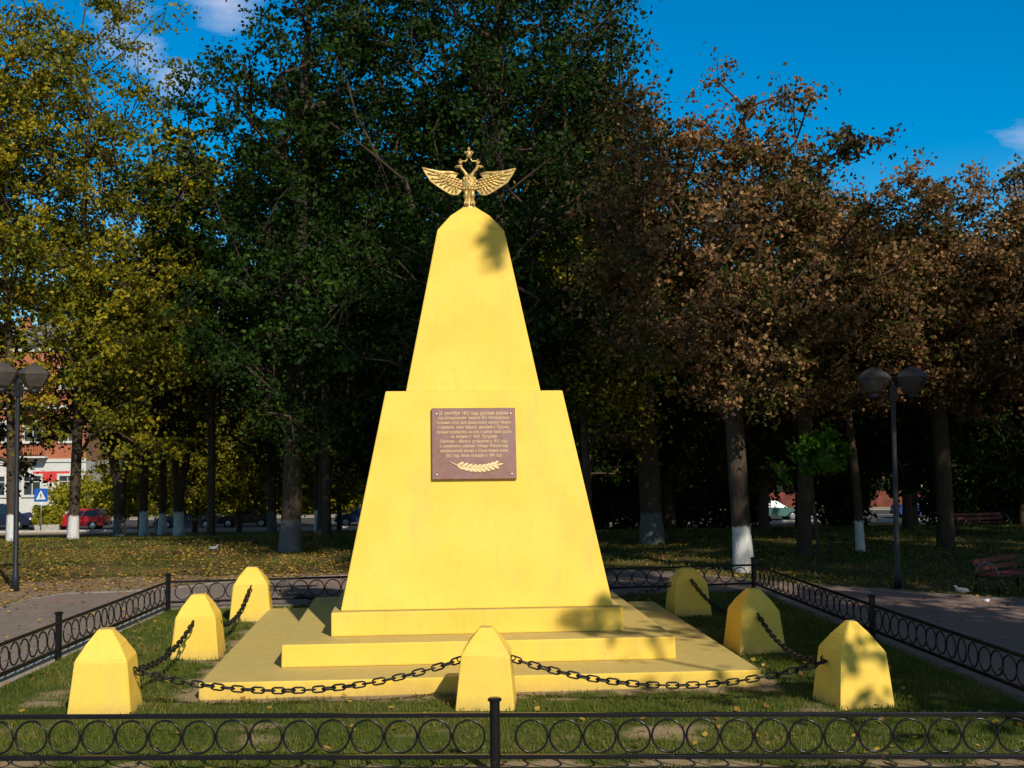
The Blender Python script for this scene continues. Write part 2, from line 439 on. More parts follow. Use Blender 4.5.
# clip back and front to the railings
yb = np.interp(X2, [-4.82, 7.07], [23.75, 25.18]) - .03; yf = np.interp(X2, [-5.8, -3.94, .7, 5.55, 7.07], [12.0, 11.8, 11.35, 10.83, 10.68]) + .03
t = (GY - gy[0]) / (gy[-1] - gy[0]); Y2 = yf + (yb - yf) * t
xl = inner_x(Y2); X2 = xl + .03 + (xr - xl - .03) * GX
Z2 = .022 + .03 * fbm(X2 * 1.3, Y2 * 1.3, 2)
V = np.stack([X2, Y2, Z2], -1).reshape(-1, 3); ny_, nx_ = GY.shape
ii = (np.arange(ny_ - 1)[:, None] * nx_ + np.arange(nx_ - 1)[None]).ravel()
F = np.stack([ii, ii + 1, ii + nx_ + 1, ii + nx_], -1)
me = np_mesh('inner_lawn', V, F.ravel(), np.arange(len(F)) * 4, np.full(len(F), 4), True)
at_ = me.attributes.new('dirt', 'FLOAT', 'POINT'); at_.data.foreach_set('value', dirt_mask(X2, Y2).ravel().astype(np.float32))
n = NT('lawn_soil')
ad = n.n('ShaderNodeAttribute'); ad.attribute_name = 'dirt'
f1 = n.noise(9, 7, .7); f2 = n.noise(40, 4)
g = n.mix(n.rng(f1, .3, .7), (.05, .065, .014), (.10, .115, .025)); d = n.mix(n.rng(f2, .3, .7), (.36, .27, .16), (.24, .17, .09))
n.bump(f1, .7, .03)
link('inner_lawn', me, n.set(n.mix(n.rng(ad.outputs['Fac'], .25, .6), g, d), .95, 0, .1))['kind'] = 'structure'

def blades(name, P, h, wd, seed, z=0.0, lean=.5):
    rs = np.random.RandomState(seed); N = len(P)
    hh = h * rs.uniform(.5, 1.25, N); ang = rs.uniform(0, 2 * PI, N); la = rs.uniform(0, 2 * PI, N); le = rs.uniform(0, lean, N) * hh
    w2 = wd * rs.uniform(.6, 1.3, N) / 2
    dx, dy = np.cos(ang) * w2, np.sin(ang) * w2
    lx, ly = np.cos(la) * le, np.sin(la) * le
    V4 = np.zeros((N, 4, 3))
    V4[:, 0] = P + np.stack([-dx, -dy, 0 * dx], -1); V4[:, 1] = P + np.stack([dx, dy, 0 * dx], -1)
    V4[:, 2] = P + np.stack([dx * .3 + lx, dy * .3 + ly, hh], -1); V4[:, 3] = P + np.stack([-dx * .3 + lx, -dy * .3 + ly, hh], -1)
    tint = np.clip(rs.normal(.4, .2, N) + (fbm(P[:, 0] * .9, P[:, 1] * .9, 7) - .5) * .9, 0, 1)
    me = quads_mesh(name, V4, tint)
    o = link(name, me, L_GRS); return o
rs = np.random.RandomState(5)
N = 190000
px = rs.uniform(-5.8, 7.05, N); py = rs.uniform(10.7, 25.1, N)
ok = (px > inner_x(py) + .05) & (py < np.interp(px, [-4.82, 7.07], [23.75, 25.18]) - .05) & (py > np.interp(px, [-3.94, .7, 5.55], [11.8, 11.35, 10.83]) + .05)
ok &= ~((np.abs(px - CX) < 3.52) & (np.abs(py - CY) < 3.52))
ok &= dirt_mask(px, py) < rs.uniform(.05, .75, N)
ok &= fbm(px * 2.4, py * 2.4, 21) > rs.uniform(.1, .55, N)
P = np.stack([px, py, .02 + .03 * fbm(px * 1.3, py * 1.3, 2)], -1)[ok]
tag(blades('lawn_grass', P, .055, .011, 1, lean=.95), 'short green grass growing inside the railings round the monument', 'grass', kind='stuff')
def inpoly(x, y, poly):
    c = np.zeros(len(x), bool); n_ = len(poly)
    for i in range(n_):
        x1, y1 = poly[i]; x2, y2 = poly[(i + 1) % n_]
        if y1 == y2: continue
        c ^= ((y1 > y) != (y2 > y)) & (x < (x2 - x1) * (y - y1) / (y2 - y1) + x1)
    return c
N = 110000
px = rs.uniform(-24, 24, N); py = 22 + 28 * rs.uniform(0, 1, N) ** 1.0
ok = (np.abs(px) < py * .62) & ~inpoly(px, py, PAV) & ~inpoly(px, py, sand + outer)
ok &= fbm(px * .8, py * .8, 31) > rs.uniform(.15, .6, N)
P = np.stack([px, py, gz(py)], -1)[ok]
tag(blades('park_grass', P, .09, .022, 2), 'thin grass of the park lawn behind the paving', 'grass', kind='stuff')

def flat_leaves(name, P, size, seed):
    rs = np.random.RandomState(seed); N = len(P)
    a = rs.uniform(0, 2 * PI, N); s = size * rs.uniform(.6, 1.3, N); tl = rs.uniform(-.5, .5, N); tw = rs.uniform(-.5, .5, N)
    ux = np.stack([np.cos(a), np.sin(a), tl], -1) * s[:, None] * .5; vx = np.stack([-np.sin(a), np.cos(a), tw], -1) * s[:, None] * .36
    P = P + np.array([0, 0, 1]) * (s[:, None] * .3)
    V4 = np.stack([P - ux, P - vx + ux * .2, P + ux, P + vx + ux * .2], 1)
    return link(name, quads_mesh(name, V4, rs.uniform(0, 1, N)), L_FALL)
N = 95000
px = rs.uniform(-24, 18, N); py = 22 + 30 * rs.uniform(0, 1, N)
dens = np.where(px < 1, 1.0, .35) * (.35 + 1.0 * (fbm(px * .5, py * .7, 41) > .45))
ok = (np.abs(px) < py * .62) & ~inpoly(px, py, PAV) & (rs.uniform(0, 1, N) < dens)
P = np.stack([px, py, gz(py) + .01], -1)[ok]
N = 5200
qx = rs.uniform(-9, 12, N); qy = rs.uniform(11, 30, N)
k = inpoly(qx, qy, PAV) & ~((np.abs(qx - CX) < 3.6) & (np.abs(qy - CY) < 3.6))
edge = (rs.uniform(0, 1, N) < .35)
P = np.concatenate([P, np.stack([qx, qy, qx * 0 + .045], -1)[k & edge]])
tag(flat_leaves('fallen_leaves', P, .085, 6), 'yellow and brown fallen leaves strewn over the lawn and path', 'fallen leaves', kind='stuff')

# ------------------------------------------------------------------ monument
def sq(w, z, cx=0, cy=0, d=None):
    d = w if d is None else d
    return [(cx - w, cy - d, z), (cx + w, cy - d, z), (cx + w, cy + d, z), (cx - w, cy + d, z)]
def block(name, rings, parent, bev=.018, mat=None):
    b = B(); b.loft(rings)
    bmesh.ops.recalc_face_normals(b.bm, faces=b.bm.faces)
    bmesh.ops.bevel(b.bm, geom=b.bm.edges[:], offset=bev, segments=2, affect='EDGES', profile=.6)
    return b.done(name, mat or M_Y, parent)
mon = thing('obelisk_monument', 'tall yellow stepped obelisk with a golden two headed eagle on its tip', 'monument', (CX, CY, 0))
block('plinth', [sq(3.506, -.05), sq(3.50, .24)], mon, .02)
block('step', [sq(2.607, .241), sq(2.60, .538)], mon, .02)
block('base_block', [sq(2.005, .539), sq(2.005, .864)], mon, .018)
block('pedestal', [sq(1.885, .866), sq(1.279, 3.908)], mon, .02)
block('shaft', [sq(.992, 3.91), sq(.509, 6.394), sq(.30, 6.66), sq(.10, 6.83)], mon, .018)

# plaque on the sloping front face of the pedestal
tilt = math.atan2(1.885 - 1.279, 3.908 - .866)
slope = (1.885 - 1.279) / (3.908 - .866)
PZ = 3.125
py_ = -(1.885 - (PZ - .866) * slope)
plq = B(); plq.box((0, 0, 0), (1.20, .05, 1.035), None, .008)
n = NT('brown_stone_plaque')
pc = n.mix(n.rng(n.noise(14, 8, .75), .3, .72), (.17, .07, .05), (.29, .135, .095)); pc = n.mix(n.rng(n.noise(3, 5), .4, .7, 0, .35), pc, (.26, .14, .14))
plaque = plq.done('plaque', n.set(pc, .42, 0, .4), mon)
plaque.location = (-.022, py_ - .03, PZ + .02); plaque.rotation_euler = (-tilt, 0, 0)
M_LET = plain('gilt_lettering', (.72, .54, .27), .5, .1, .4, .1)
LINES = [("25 сентября 1812 года русские войска", 1.0), ("под командованием генерала М.А. Милорадовича", 1.02), ("Успешный отпор дали французскому корпусу Мюрата", 1.08),
         ("и прикрыли, таким образом, движение к Тарутину,", 1.04), ("сражение развернулось на поле, в районе Новой дороги", 1.09), ("из имения г. М.И. Кутузова", .66),
         ("Памятник - обелиск установлен в 1912 году", .97), ("к столетнему юбилею победы России над", .98), ("наполеоновской армией в Отечественной войне", .98), ("1812 года. Вновь возведён в 1999 году", .80)]
dg = bpy.context.evaluated_depsgraph_get()
def text_mesh(body, size, width=None, ext=.003):
    cu = bpy.data.curves.new('t', 'FONT'); cu.body = body; cu.size = size; cu.align_x = 'CENTER'; cu.align_y = 'CENTER'; cu.extrude = ext; cu.resolution_u = 2
    cu.offset = -0.0002; cu.space_word = 1.7
    o = bpy.data.objects.new('t', cu); col.objects.link(o)
    bpy.context.view_layer.update()
    me = bpy.data.meshes.new_from_object(o.evaluated_get(bpy.context.evaluated_depsgraph_get()))
    bpy.data.objects.remove(o)
    if width:
        n_ = len(me.vertices); a = np.zeros(n_ * 3, np.float32); me.vertices.foreach_get('co', a); a = a.reshape(-1, 3)
        wd = a[:, 0].max() - a[:, 0].min()
        a[:, 0] = (a[:, 0] - (a[:, 0].max() + a[:, 0].min()) / 2) * width / wd
        me.vertices.foreach_set('co', a.ravel())
    return me
for i, (s, wd) in enumerate(LINES):
    me = text_mesh(s, .064 if i else .075, wd * .985)
    me.name = 'lettering'
    o = link('lettering', me, M_LET, plaque)
    o.rotation_euler = (R(90), 0, 0); o.location = (0, -.0275, .437 - i * .0685)
b = B()
b.tube([(-.36, 0, -.26), (-.28, 0, -.30), (-.2, 0, -.345), (-.05, 0, -.37), (.15, 0, -.36), (.36, 0, -.315)], [.008, .009, .009, .007, .006, .004], 6)
for k in range(9):
    t_ = k / 8; x = -.24 + t_ * .50; z = -.325 - .045 * math.sin(t_ * PI)
    for s_ in (1, -1):
        ang = s_ * R(32) - .05 + t_ * .15
        b.ell((x + .045 * math.cos(ang), 0, z + .045 * math.sin(ang)), (.066, .007, .023), Matrix.Rotation(-ang, 4, 'Y'), 8, 5)
b.ell((.35, 0, -.315), (.07, .007, .017), Matrix.Rotation(-.25, 4, 'Y'), 8, 5)
o = b.done('laurel_sprig', M_LET, plaque); o.location = (0, -.03, 0)
M_STEEL = plain('steel', (.62, .62, .64), .3, .8)
for sx_ in (-1, 1):
    for sz_ in (-1, 1):
        b = B(); b.ell((0, 0, 0), (.018, .012, .018)); o = b.done('screw', M_STEEL, plaque); o.location = (sx_ * .53, -.028, .44 * sz_ - .01)

# the eagle
K = .00152
def ez(p): return ((p[0] - 510) * K, (680 - p[1]) * K + .02)
eag = B()
eag.lathe([(.13, -.10), (.125, .0), (.085, .05), (.062, .09), (.07, .16), (.085, .24), (.12, .30), (.132, .36), (.125, .43), (.09, .50), (.045, .535)], (0, 0, 0), 20, True, 1, .75)
for s_ in (-1, 1):
    eag.tube([(s_ * .02, -.01, .47), (s_ * .045, -.02, .53), (s_ * .085, -.025, .585), (s_ * .118, -.03, .62), (s_ * .125, -.035, .645)], [.042, .032, .025, .026, .024], 9)
    for k in range(3): eag.tube([(s_ * .045, -.06, .14), (s_ * (.03 + k * .025), -.10, .06), (s_ * (.025 + k * .028), -.11, .03)], [.022, .012, .006], 6)
    eag.ell((s_ * .05, -.04, .2), (.04, .05, .09))
for k in range(5):   # tail feathers
    a_ = (k - 2) * .22; eag.ell((math.sin(a_) * .1, .03, .13), (.025, .02, .12), Matrix.Rotation(a_, 4, 'Y'))
for i in range(5):
    for j in range(-2, 3):
        eag.ell((j * .042 + (.02 if i % 2 else 0), -.085 + abs(j) * .014, .30 + i * .038), (.024, .018, .03))
eagle = eag.done('eagle_body', M_GOLD, mon); eagle.location = (0, 0, 6.83)
WING = [(445, 395), (400, 410), (368, 408), (358, 388), (372, 365), (395, 345), (385, 328), (330, 322), (250, 322), (190, 325), (120, 312), (60, 292), (22, 280), (40, 320), (70, 370), (110, 432), (155, 462), (200, 490), (250, 522), (300, 552), (345, 566), (395, 558), (430, 520), (450, 470)]
for s_ in (-1, 1):
    b = B()
    pts = [ez(p) for p in WING]
    pts = [((x if s_ < 0 else -x), z) for x, z in pts]
    b.prism(pts, .035, Matrix(), .008)
    # feather rows: long primaries sweeping out, short coverts near the shoulder
    rs2 = random.Random(8)
    tips = [(35, 300), (70, 352), (108, 405), (150, 442), (195, 470), (240, 500), (285, 530), (325, 548), (370, 550)]
    for (tx, ty) in tips:
        rx0, ry0 = 300 + (tx - 35) * .28, 350 + (ty - 300) * .28
        ax, az = ez((rx0, ry0)); bx, bz = ez((tx, ty))
        L = math.hypot(bx - ax, bz - az); an = math.atan2(bz - az, bx - ax)
        for fy in (-.022, .022):
            b.ell(((ax + bx) / 2 * (1 if s_ < 0 else -1), fy, (az + bz) / 2), (L * .52, .014, .022), Matrix.Rotation(-an if s_ < 0 else an, 4, 'Y'), 10, 6)
    for row in range(4):
        for q in range(8 - row):
            tt = (q + .5) / (8 - row)
            x0, y0 = 150 + row * 45 + tt * (250 - row * 25), 335 + row * 38 + tt * (70 - row * 6)
            cx_, cz_ = ez((x0, y0)); an = R(200 - tt * 35)
            for fy in (-.034, .034):
                b.ell((cx_ * (1 if s_ < 0 else -1), fy, cz_), (.042, .012, .017), Matrix.Rotation(-an if s_ < 0 else an, 4, 'Y'), 8, 5)
    b.tube([(s_ * x, -.005, z) for x, z in [(-ez(p)[0], ez(p)[1]) for p in [(395, 345), (330, 330), (250, 330), (150, 322), (60, 298), (25, 284)]]], [.02, .026, .026, .024, .016, .006], 8)
    wv = b.done('wing', M_GOLD, eagle)
    wv.location = (0, 0, 0); wv.rotation_euler = (0, 0, s_ * R(-6)); wv.location.y = -.01
    # head with beak
    b = B(); b.ell((s_ * .135, -.035, .655), (.034, .028, .03)); b.tube([(s_ * .15, -.035, .658), (s_ * .185, -.035, .66), (s_ * .215, -.035, .648), (s_ * .226, -.035, .632)], [.02, .015, .009, .003], 8)
    b.tube([(s_ * .158, -.03, .64), (s_ * .195, -.04, .632)], [.01, .003], 6)
    b.done('head', M_GOLD, eagle)
    b = B(); b.lathe([(.022, 0), (.027, .012), (.034, .04), (.018, .05), (.006, .06)], (s_ * .135, -.035, .685), 12)
    for a_ in range(5): b.ell((s_ * .135 + .03 * math.cos(a_ * 1.257), -.035 + .03 * math.sin(a_ * 1.257), .728), (.008, .008, .014))
    b.box((s_ * .135, -.035, .758), (.008, .008, .035)); b.box((s_ * .135, -.035, .76), (.024, .008, .008))
    b.done('small_crown', M_GOLD, eagle)
    b = B(); b.tube([(s_ * .15, -.03, .69), (s_ * .11, -.03, .745), (s_ * .05, -.03, .735), (s_ * .03, -.03, .77), (s_ * .015, -.03, .80)], [.008, .012, .016, .01, .01], 7)
    b.done('ribbon', M_GOLD, eagle)
b = B(); b.lathe([(.03, 0), (.036, .015), (.058, .075), (.04, .10), (.014, .115), (.008, .12)], (0, -.03, .79), 16)
for a_ in range(6): b.ell((.058 * math.cos(a_ * 1.047), -.03 + .058 * math.sin(a_ * 1.047), .876), (.013, .013, .022))
b.box((0, -.03, .935), (.012, .012, .06)); b.box((0, -.03, .94), (.042, .012, .012))
b.done('large_crown', M_GOLD, eagle)

# ------------------------------------------------------------------ bollards
def bollard(x, y, wd, hs, h, apex, rz, label, ring_at, dpt=None):
    t_ = thing('concrete_bollard', label, 'bollard', (x, y, 0), rz, 'yellow bollards round the monument')
    w2 = wd / 2; d2 = (dpt or wd) / 2
    s1 = .82
    b = B()
    b.loft([sq(w2 * 1.03, -.1, 0, 0, d2 * 1.03), sq(w2, .02, 0, 0, d2), sq(w2 * s1, hs, 0, 0, d2 * s1), sq((w2 * s1 * .5 + apex * .5) * 1.07, hs + (h - hs) * .5, 0, 0, (d2 * s1 * .5 + apex * .5) * 1.07), sq(apex, h, 0, 0, apex)])
    bmesh.ops.recalc_face_normals(b.bm, faces=b.bm.faces)
    bmesh.ops.bevel(b.bm, geom=b.bm.edges[:], offset=.022, segments=3, affect='EDGES', profile=.55)
    rs3 = random.Random(int(x * 97 + y * 13))
    for v in b.bm.verts: v.co += Vector((rs3.uniform(-.004, .004), rs3.uniform(-.004, .004), rs3.uniform(-.004, .004)))
    b.done('post_body', M_Y, t_)
    for (wx, wy, wz) in ring_at:
        lo = Matrix.Rotation(-rz, 3, 'Z') @ Vector((wx - x, wy - y, wz))
        o2 = Vector((lo.x, lo.y, 0)); dirn = o2.normalized()
        b = B(); b.tube([lo - dirn * .14, lo + dirn * .0], .014, 8)
        b.tube([lo + dirn * (.028 + .028 * math.cos(a)) + Vector((0, 0, .028 * math.sin(a))) for a in [k * PI / 5 for k in range(10)]], .009, 6, closed=True)
        b.done('ring_bolt', M_CHAIN, t_)
    return t_
A = {}
A['L1'] = (-3.67, 14.58); A['L2'] = (-3.28, 18.38); A['L3'] = (-3.02, 22.2)
A['R1'] = (5.10, 14.02); A['R2'] = (4.98, 17.78); A['R3'] = (4.88, 21.75); A['M'] = (.79, 14.38); A['N'] = (1.1, 22.95)
# chain attachment points (world)
def on(k, dx, dy, z): return (A[k][0] + dx, A[k][1] + dy, z)
att = {
 'L1a': on('L1', .31, .02, .50), 'M_l': on('M', -.29, .0, .58), 'M_r': on('M', .29, .0, .58), 'R1a': on('R1', -.32, .0, .52),
 'L1b': on('L1', .28, .08, .50), 'L2f': on('L2', -.02, -.31, .57), 'L2b': on('L2', .26, .14, .50), 'L3f': on('L3', .03, -.32, .66),
 'L3r': on('L3', .28, .06, .60), 'N_l': on('N', -.31, 0, .60), 'N_r': on('N', .31, 0, .60), 'R3l': on('R3', -.30, 0.05, .58),
 'R1b': on('R1', -.28, .1, .54), 'R2f': on('R2', -.02, -.31, .60), 'R2b': on('R2', .20, .28, .52), 'R3f': on('R3', .0, -.31, .68)}
bollard(*A['L1'], .72, .66, 1.0, .075, R(2), 'yellow bollard nearest the front left corner of the lawn', [att['L1a'], att['L1b']])
bollard(*A['L2'], .70, .64, .95, .09, R(0), 'yellow bollard in the middle of the row left of the plinth', [att['L2f'], att['L2b']])
bollard(*A['L3'], .74, .68, .98, .09, R(3), 'yellow bollard farthest back on the left by the fence corner', [att['L3f'], att['L3r']])
bollard(*A['M'], .69, .66, .96, .07, R(-7), 'yellow bollard standing in front of the plinth behind the centre fence post', [att['M_l'], att['M_r']])
bollard(*A['R1'], .70, .66, .99, .05, R(9), 'shaded yellow bollard nearest the front right corner', [att['R1a'], att['R1b']])
bollard(*A['R2'], .72, .64, .95, .08, R(6), 'shaded yellow bollard in the middle of the row right of the plinth', [att['R2f'], att['R2b']])
bollard(*A['R3'], .70, .64, .88, .09, R(3), 'yellow bollard farthest back on the right with a chain shadow', [att['R3f'], att['R3l']])
bollard(*A['N'], .74, .68, 1.0, .1, 0, 'yellow bollard hidden behind the obelisk', [att['N_l'], att['N_r']])

def chain(a, c, sag, label):
    a = Vector(a); c = Vector(c)
    n_s = 200; pts = [a.lerp(c, i / n_s) - Vector((0, 0, sag * 4 * (i / n_s) * (1 - i / n_s))) for i in range(n_s + 1)]
    cum = [0]
    for p, q in zip(pts[:-1], pts[1:]): cum.append(cum[-1] + (q - p).length)
    pitch = .118; k = max(2, round(cum[-1] / pitch)); pitch = cum[-1] / k
    b = B()
    def P(s):
        s = min(max(s, 0), cum[-1]); i = min(int(np.searchsorted(cum, s)), n_s); i = max(i, 1)
        t_ = (s - cum[i - 1]) / max(1e-6, cum[i] - cum[i - 1]); return pts[i - 1].lerp(pts[i], t_)
    for j in range(k):
        p = P((j + .5) * pitch); d = (P((j + 1) * pitch) - P(j * pitch)).normalized()
        sd_ = d.cross(Vector((0, 0, 1))).normalized(); up = sd_.cross(d)
        roll = (0 if j % 2 else PI / 2) + random.Random(j * 7 + int(a.x * 10)).uniform(-.25, .25)
        x2 = sd_ * math.cos(roll) + up * math.sin(roll)
        L2 = .045; r2 = .034
        loop = []
        for q in range(5): an = -PI / 2 + PI * q / 4; loop.append(p + d * (L2 + r2 * math.cos(an)) + x2 * r2 * math.sin(an))
        for q in range(5): an = PI / 2 + PI * q / 4; loop.append(p + d * (-L2 + r2 * math.cos(an)) + x2 * r2 * math.sin(an))
        b.tube(loop, .0115, 6, closed=True)
    o = b.done('chain', M_CHAIN)
    ctr = (a + c) / 2
    o.data.transform(Matrix.Translation(-ctr)); o.location = ctr
    return tag(o, label, 'chain', 'iron chains hung between the bollards')
chain(att['L1a'], att['M_l'], .30, 'iron chain sagging across the front left of the plinth')
chain(att['M_r'], att['R1a'], .30, 'iron chain sagging across the front right of the plinth')
chain(att['L1b'], att['L2f'], .17, 'iron chain from the front left bollard up to the one behind it')
chain(att['L2b'], att['L3f'], .24, 'iron chain hanging down the face of the farthest left bollard')
chain(att['L3r'], att['N_l'], .32, 'iron chain running behind the obelisk from the far left bollard')
chain(att['N_r'], att['R3l'], .32, 'iron chain behind the obelisk on its right side')
chain(att['R1b'], att['R2f'], .22, 'iron chain from the front right bollard to the shaded one behind it')
chain(att['R2b'], att['R3f'], .26, 'iron chain hanging down the face of the farthest right bollard')

# ------------------------------------------------------------------ low railings
RZT, RZB = .57, .185
_ring_me = None
RJ = random.Random(77)
def ring_mesh(n_=22):
    global _ring_me
    if _ring_me: return _ring_me
    b = B(); b.tube([(.150 * math.cos(2 * PI * k / n_), 0, .150 * math.sin(2 * PI * k / n_)) for k in range(n_)], .0115, 6, closed=True)
    o = b.done('ring', M_IRON); _ring_me = o.data; bpy.data.objects.remove(o); return _ring_me
def railing(pts, posts, label, skip_first=False, skip_last=False):
    x0, y0 = pts[0]
    t_ = thing('low_railing', label, 'railing', (x0, y0, 0), 0, 'black railings round the monument lawn')
    for (a, c) in zip(pts[:-1], pts[1:]):
        a2 = Vector((a[0] - x0, a[1] - y0, 0)); c2 = Vector((c[0] - x0, c[1] - y0, 0)); d = (c2 - a2); L = d.length; d.normalize(); ang = math.atan2(d.y, d.x)
        mid = (a2 + c2) / 2
        b = B(); b.box((mid.x, mid.y, RZT), (L - .10, .04, .042), ang, .006); b.done('top_rail', M_IRON, t_)
        b = B(); b.box((mid.x, mid.y, RZB), (L - .10, .04, .042), ang, .006); b.done('bottom_rail', M_IRON, t_)
        k = int((L - .12) / .318); st = (L - .318 * k) / 2
        for i in range(k):
            p = a2 + d * (st + .318 * (i + .5)); o = link('ring', ring_mesh(), None, t_); o.location = (p.x, p.y, (RZT + RZB) / 2); o.rotation_euler = (RJ.uniform(-.04, .04), RJ.uniform(0, 6), ang + RJ.uniform(-.07, .07)); o.location.z += RJ.uniform(-.004, .003)
    for i, pp in enumerate(posts):
        b = B(); b.lathe([(.048, -.1), (.048, .695), (.064, .70), (.066, .722), (.05, .73), (.02, .735)], (pp[0] - x0, pp[1] - y0, 0), 16, False); b.done('fence_post', M_IRON, t_)
    return t_
FL, FM, FR = (-5.80, 12.03), (.70, 11.38), (7.07, 10.66)
railing([FL, (FM[0], FM[1]), FR], [FL, FM, FR], 'black ring railing along the front, nearest the camera')
railing([FL, (-5.29, 18.3), (-4.82, 23.75)], [(-5.29, 18.3)], 'black ring railing along the left side beside the paved path')
railing([(-4.82, 23.75), (1.1, 24.46), (7.07, 25.18)], [(-4.82, 23.75), (1.1, 24.46), (7.07, 25.18)], 'black ring railing at the back, behind the obelisk')
railing([FR, (7.07, 18.48), (7.07, 25.18)], [(7.07, 18.48)], 'black ring railing along the shaded right side')
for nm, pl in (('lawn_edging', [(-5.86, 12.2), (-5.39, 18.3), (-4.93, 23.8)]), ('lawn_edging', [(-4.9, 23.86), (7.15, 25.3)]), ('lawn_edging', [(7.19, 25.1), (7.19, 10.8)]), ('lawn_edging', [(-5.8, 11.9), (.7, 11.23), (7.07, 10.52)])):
    kerb_line(nm, pl, .09 if pl[0][0] < -5.8 and pl[1][0] < 0 else .07, -.1, .085 if pl[0][0] < -5.8 and pl[1][0] < 0 else .05, M_CONC if pl[0][0] < -5.8 and pl[1][0] < 0 else M_CONC2)  # sunlit left edging takes the lighter concrete, the rest the shade-darkened copy

# ------------------------------------------------------------------ street lamps
n = NT('smoky_lamp_glass'); n.set((.13, .115, .10), .25, 0, .5)
tb = n.n('ShaderNodeBsdfTransparent'); tb.inputs['Color'].default_value = (.55, .52, .50, 1); ms = n.n('ShaderNodeMixShader'); ms.inputs[0].default_value = .45
n.l(n.b.outputs[0], ms.inputs[1]); n.l(tb.outputs[0], ms.inputs[2]); n.l(ms.outputs[0], n.out.inputs['Surface']); M_GLASS = n.m
M_POLE = plain('dark_grey_pole_paint', (.022, .023, .026), .45, .3, .5, .3, 12)
def street_lamp(x, y, h, rz, sp, label):
    t_ = thing('street_lamp', label, 'street lamp', (x, y, 0), rz, 'twin headed park lamps')
    b = B(); b.lathe([(.085, -.1), (.085, .35), (.06, .42), (.05, h - .5), (.045, h - .1)], (0, 0, 0), 12); b.done('pole', M_POLE, t_)
    b = B(); b.tube([(-sp, 0, h - .42), (-sp * .5, 0, h - .40), (0, 0, h - .42), (sp * .5, 0, h - .40), (sp, 0, h - .42)], .024, 8)
    b.box((0, 0, h - .38), (.16, .16, .34), None, .02); b.done('crossarm', M_POLE, t_)
    for s_ in (-1, 1):
        b = B(); prof = [(.09, -.34), (.20, -.26), (.30, -.10), (.365, .03), (.30, .12), (.16, .21), (.06, .25), (.02, .27)]
        b.loft([[(s_ * sp + math.cos(2 * PI * k / 8 + .39) * r, math.sin(2 * PI * k / 8 + .39) * r, h + z - .05) for k in range(8)] for r, z in prof])
        o = b.done('lamp_shade', M_GLASS, t_)
        b = B(); b.lathe([(.10, -.42), (.12, -.34), (.10, -.32)], (s_ * sp, 0, h - .05), 12); b.lathe([(.03, -.32), (.05, -.18), (.05, -.1), (.02, -.05)], (s_ * sp, 0, h - .05), 10)
        b.done('lamp_holder', M_POLE, o)
street_lamp(10.22, 25.2, 4.56, R(-8), .40, 'twin headed street lamp with smoky shades beside the right hand path')
street_lamp(-8.99, 27.8, 4.9, R(50), .40, 'twin headed street lamp at the left edge by the sandy path')

# ------------------------------------------------------------------ benches
M_WOOD = plain('red_bench_wood', (.16, .03, .02), .6, 0, .4, .3, 8)
M_MET = plain('grey_bench_metal', (.16, .16, .17), .45, .5)
def bench(x, y, z, L, rz, label):
    t_ = thing('park_bench', label, 'bench', (x, y, z), rz, 'red slatted park benches')
    for s_ in (0, 1):
        xx = s_ * L
        b = B(); b.tube([(xx, -.24 * math.cos(a), .41 + .25 * math.sin(a)) for a in [PI * k / 12 for k in range(13)]], .022, 8); fr = b.done('arm_frame', M_MET, t_)
        b = B(); b.tube([(xx, -.24, .41), (xx, -.23, 0)], .022, 8); b.done('leg', M_IRON, t_)
        b = B(); b.tube([(xx, .24, .41), (xx, .25, 0)], .022, 8); b.done('leg', M_IRON, t_)
        b = B(); b.tube([(xx, -.24, .38), (xx, .24, .36)], .02, 8); b.tube([(xx, .2, .36), (xx, .34, .80)], .018, 8); b.done('bracket', M_IRON, t_)
    for k in range(4):
        b = B(); b.box((L / 2, -.19 + k * .12, .40), (L - .05, .10, .03), None, .006); b.done('seat_slat', M_WOOD, t_)
    for k in range(2):
        b = B(); b.box((L / 2, .235 + k * .05, .52 + k * .14), (L - .05, .028, .10), None, .006); b.done('back_slat', M_WOOD, t_)
bench(11.55, 23.85, 0, 1.9, R(38), 'red slatted bench with an arched metal arm at the right edge of the path')
bench(18.55, 40.6, 0, 1.9, R(4), 'distant red bench under the trees on the far right')

# ------------------------------------------------------------------ pigeons and scrap
M_PIG = plain('grey_pigeon_feathers', (.22, .22, .25), .7, 0, .3, .5, 20)
def pigeon(x, y, z, rz, label, fat=1.0):
    t_ = thing('pigeon', label, 'pigeon', (x, y, z), rz, 'pigeons on the ground')
    me = bpy.data.meshes.new('pigeon_body')
    vv = [(-.17, 0, .10), (-.10, 0, .115), (-.02, 0, .12), (.06, 0, .13), (.095, 0, .17), (.11, 0, .21), (.135, 0, .212), (.158, 0, .205)]
    rad = [(.018, .006), (.04, .03), (.065, .06), (.055, .055), (.03, .032), (.026, .027), (.012, .012), (.003, .003)]
    me.from_pydata(vv, [(i, i + 1) for i in range(7)], []); me.update()
    o = link('pigeon_body', me, M_PIG, t_)
    m1 = o.modifiers.new('s', 'SKIN'); o.modifiers.new('u', 'SUBSURF').levels = 2
    for i, r in enumerate(rad): me.skin_vertices[0].data[i].radius = (r[0] * fat, r[1] * fat)
    me.skin_vertices[0].data[2].use_root = True
    o.modifiers['u'].render_levels = 2
    for s_ in (-1, 1):
        b = B(); b.ell((-.045, s_ * .05, .125), (.10, .016, .04), Matrix.Rotation(.12, 4, 'Y')); b.done('wing', M_PIG, t_)
        b = B(); b.tube([(0, s_ * .022, .07), (.005, s_ * .022, .0)], .005, 5); b.tube([(-.02, s_ * .022, .004), (.035, s_ * .022, .004)], .004, 5); b.done('leg', plain('pigeon_leg', (.3, .08, .06)), t_)
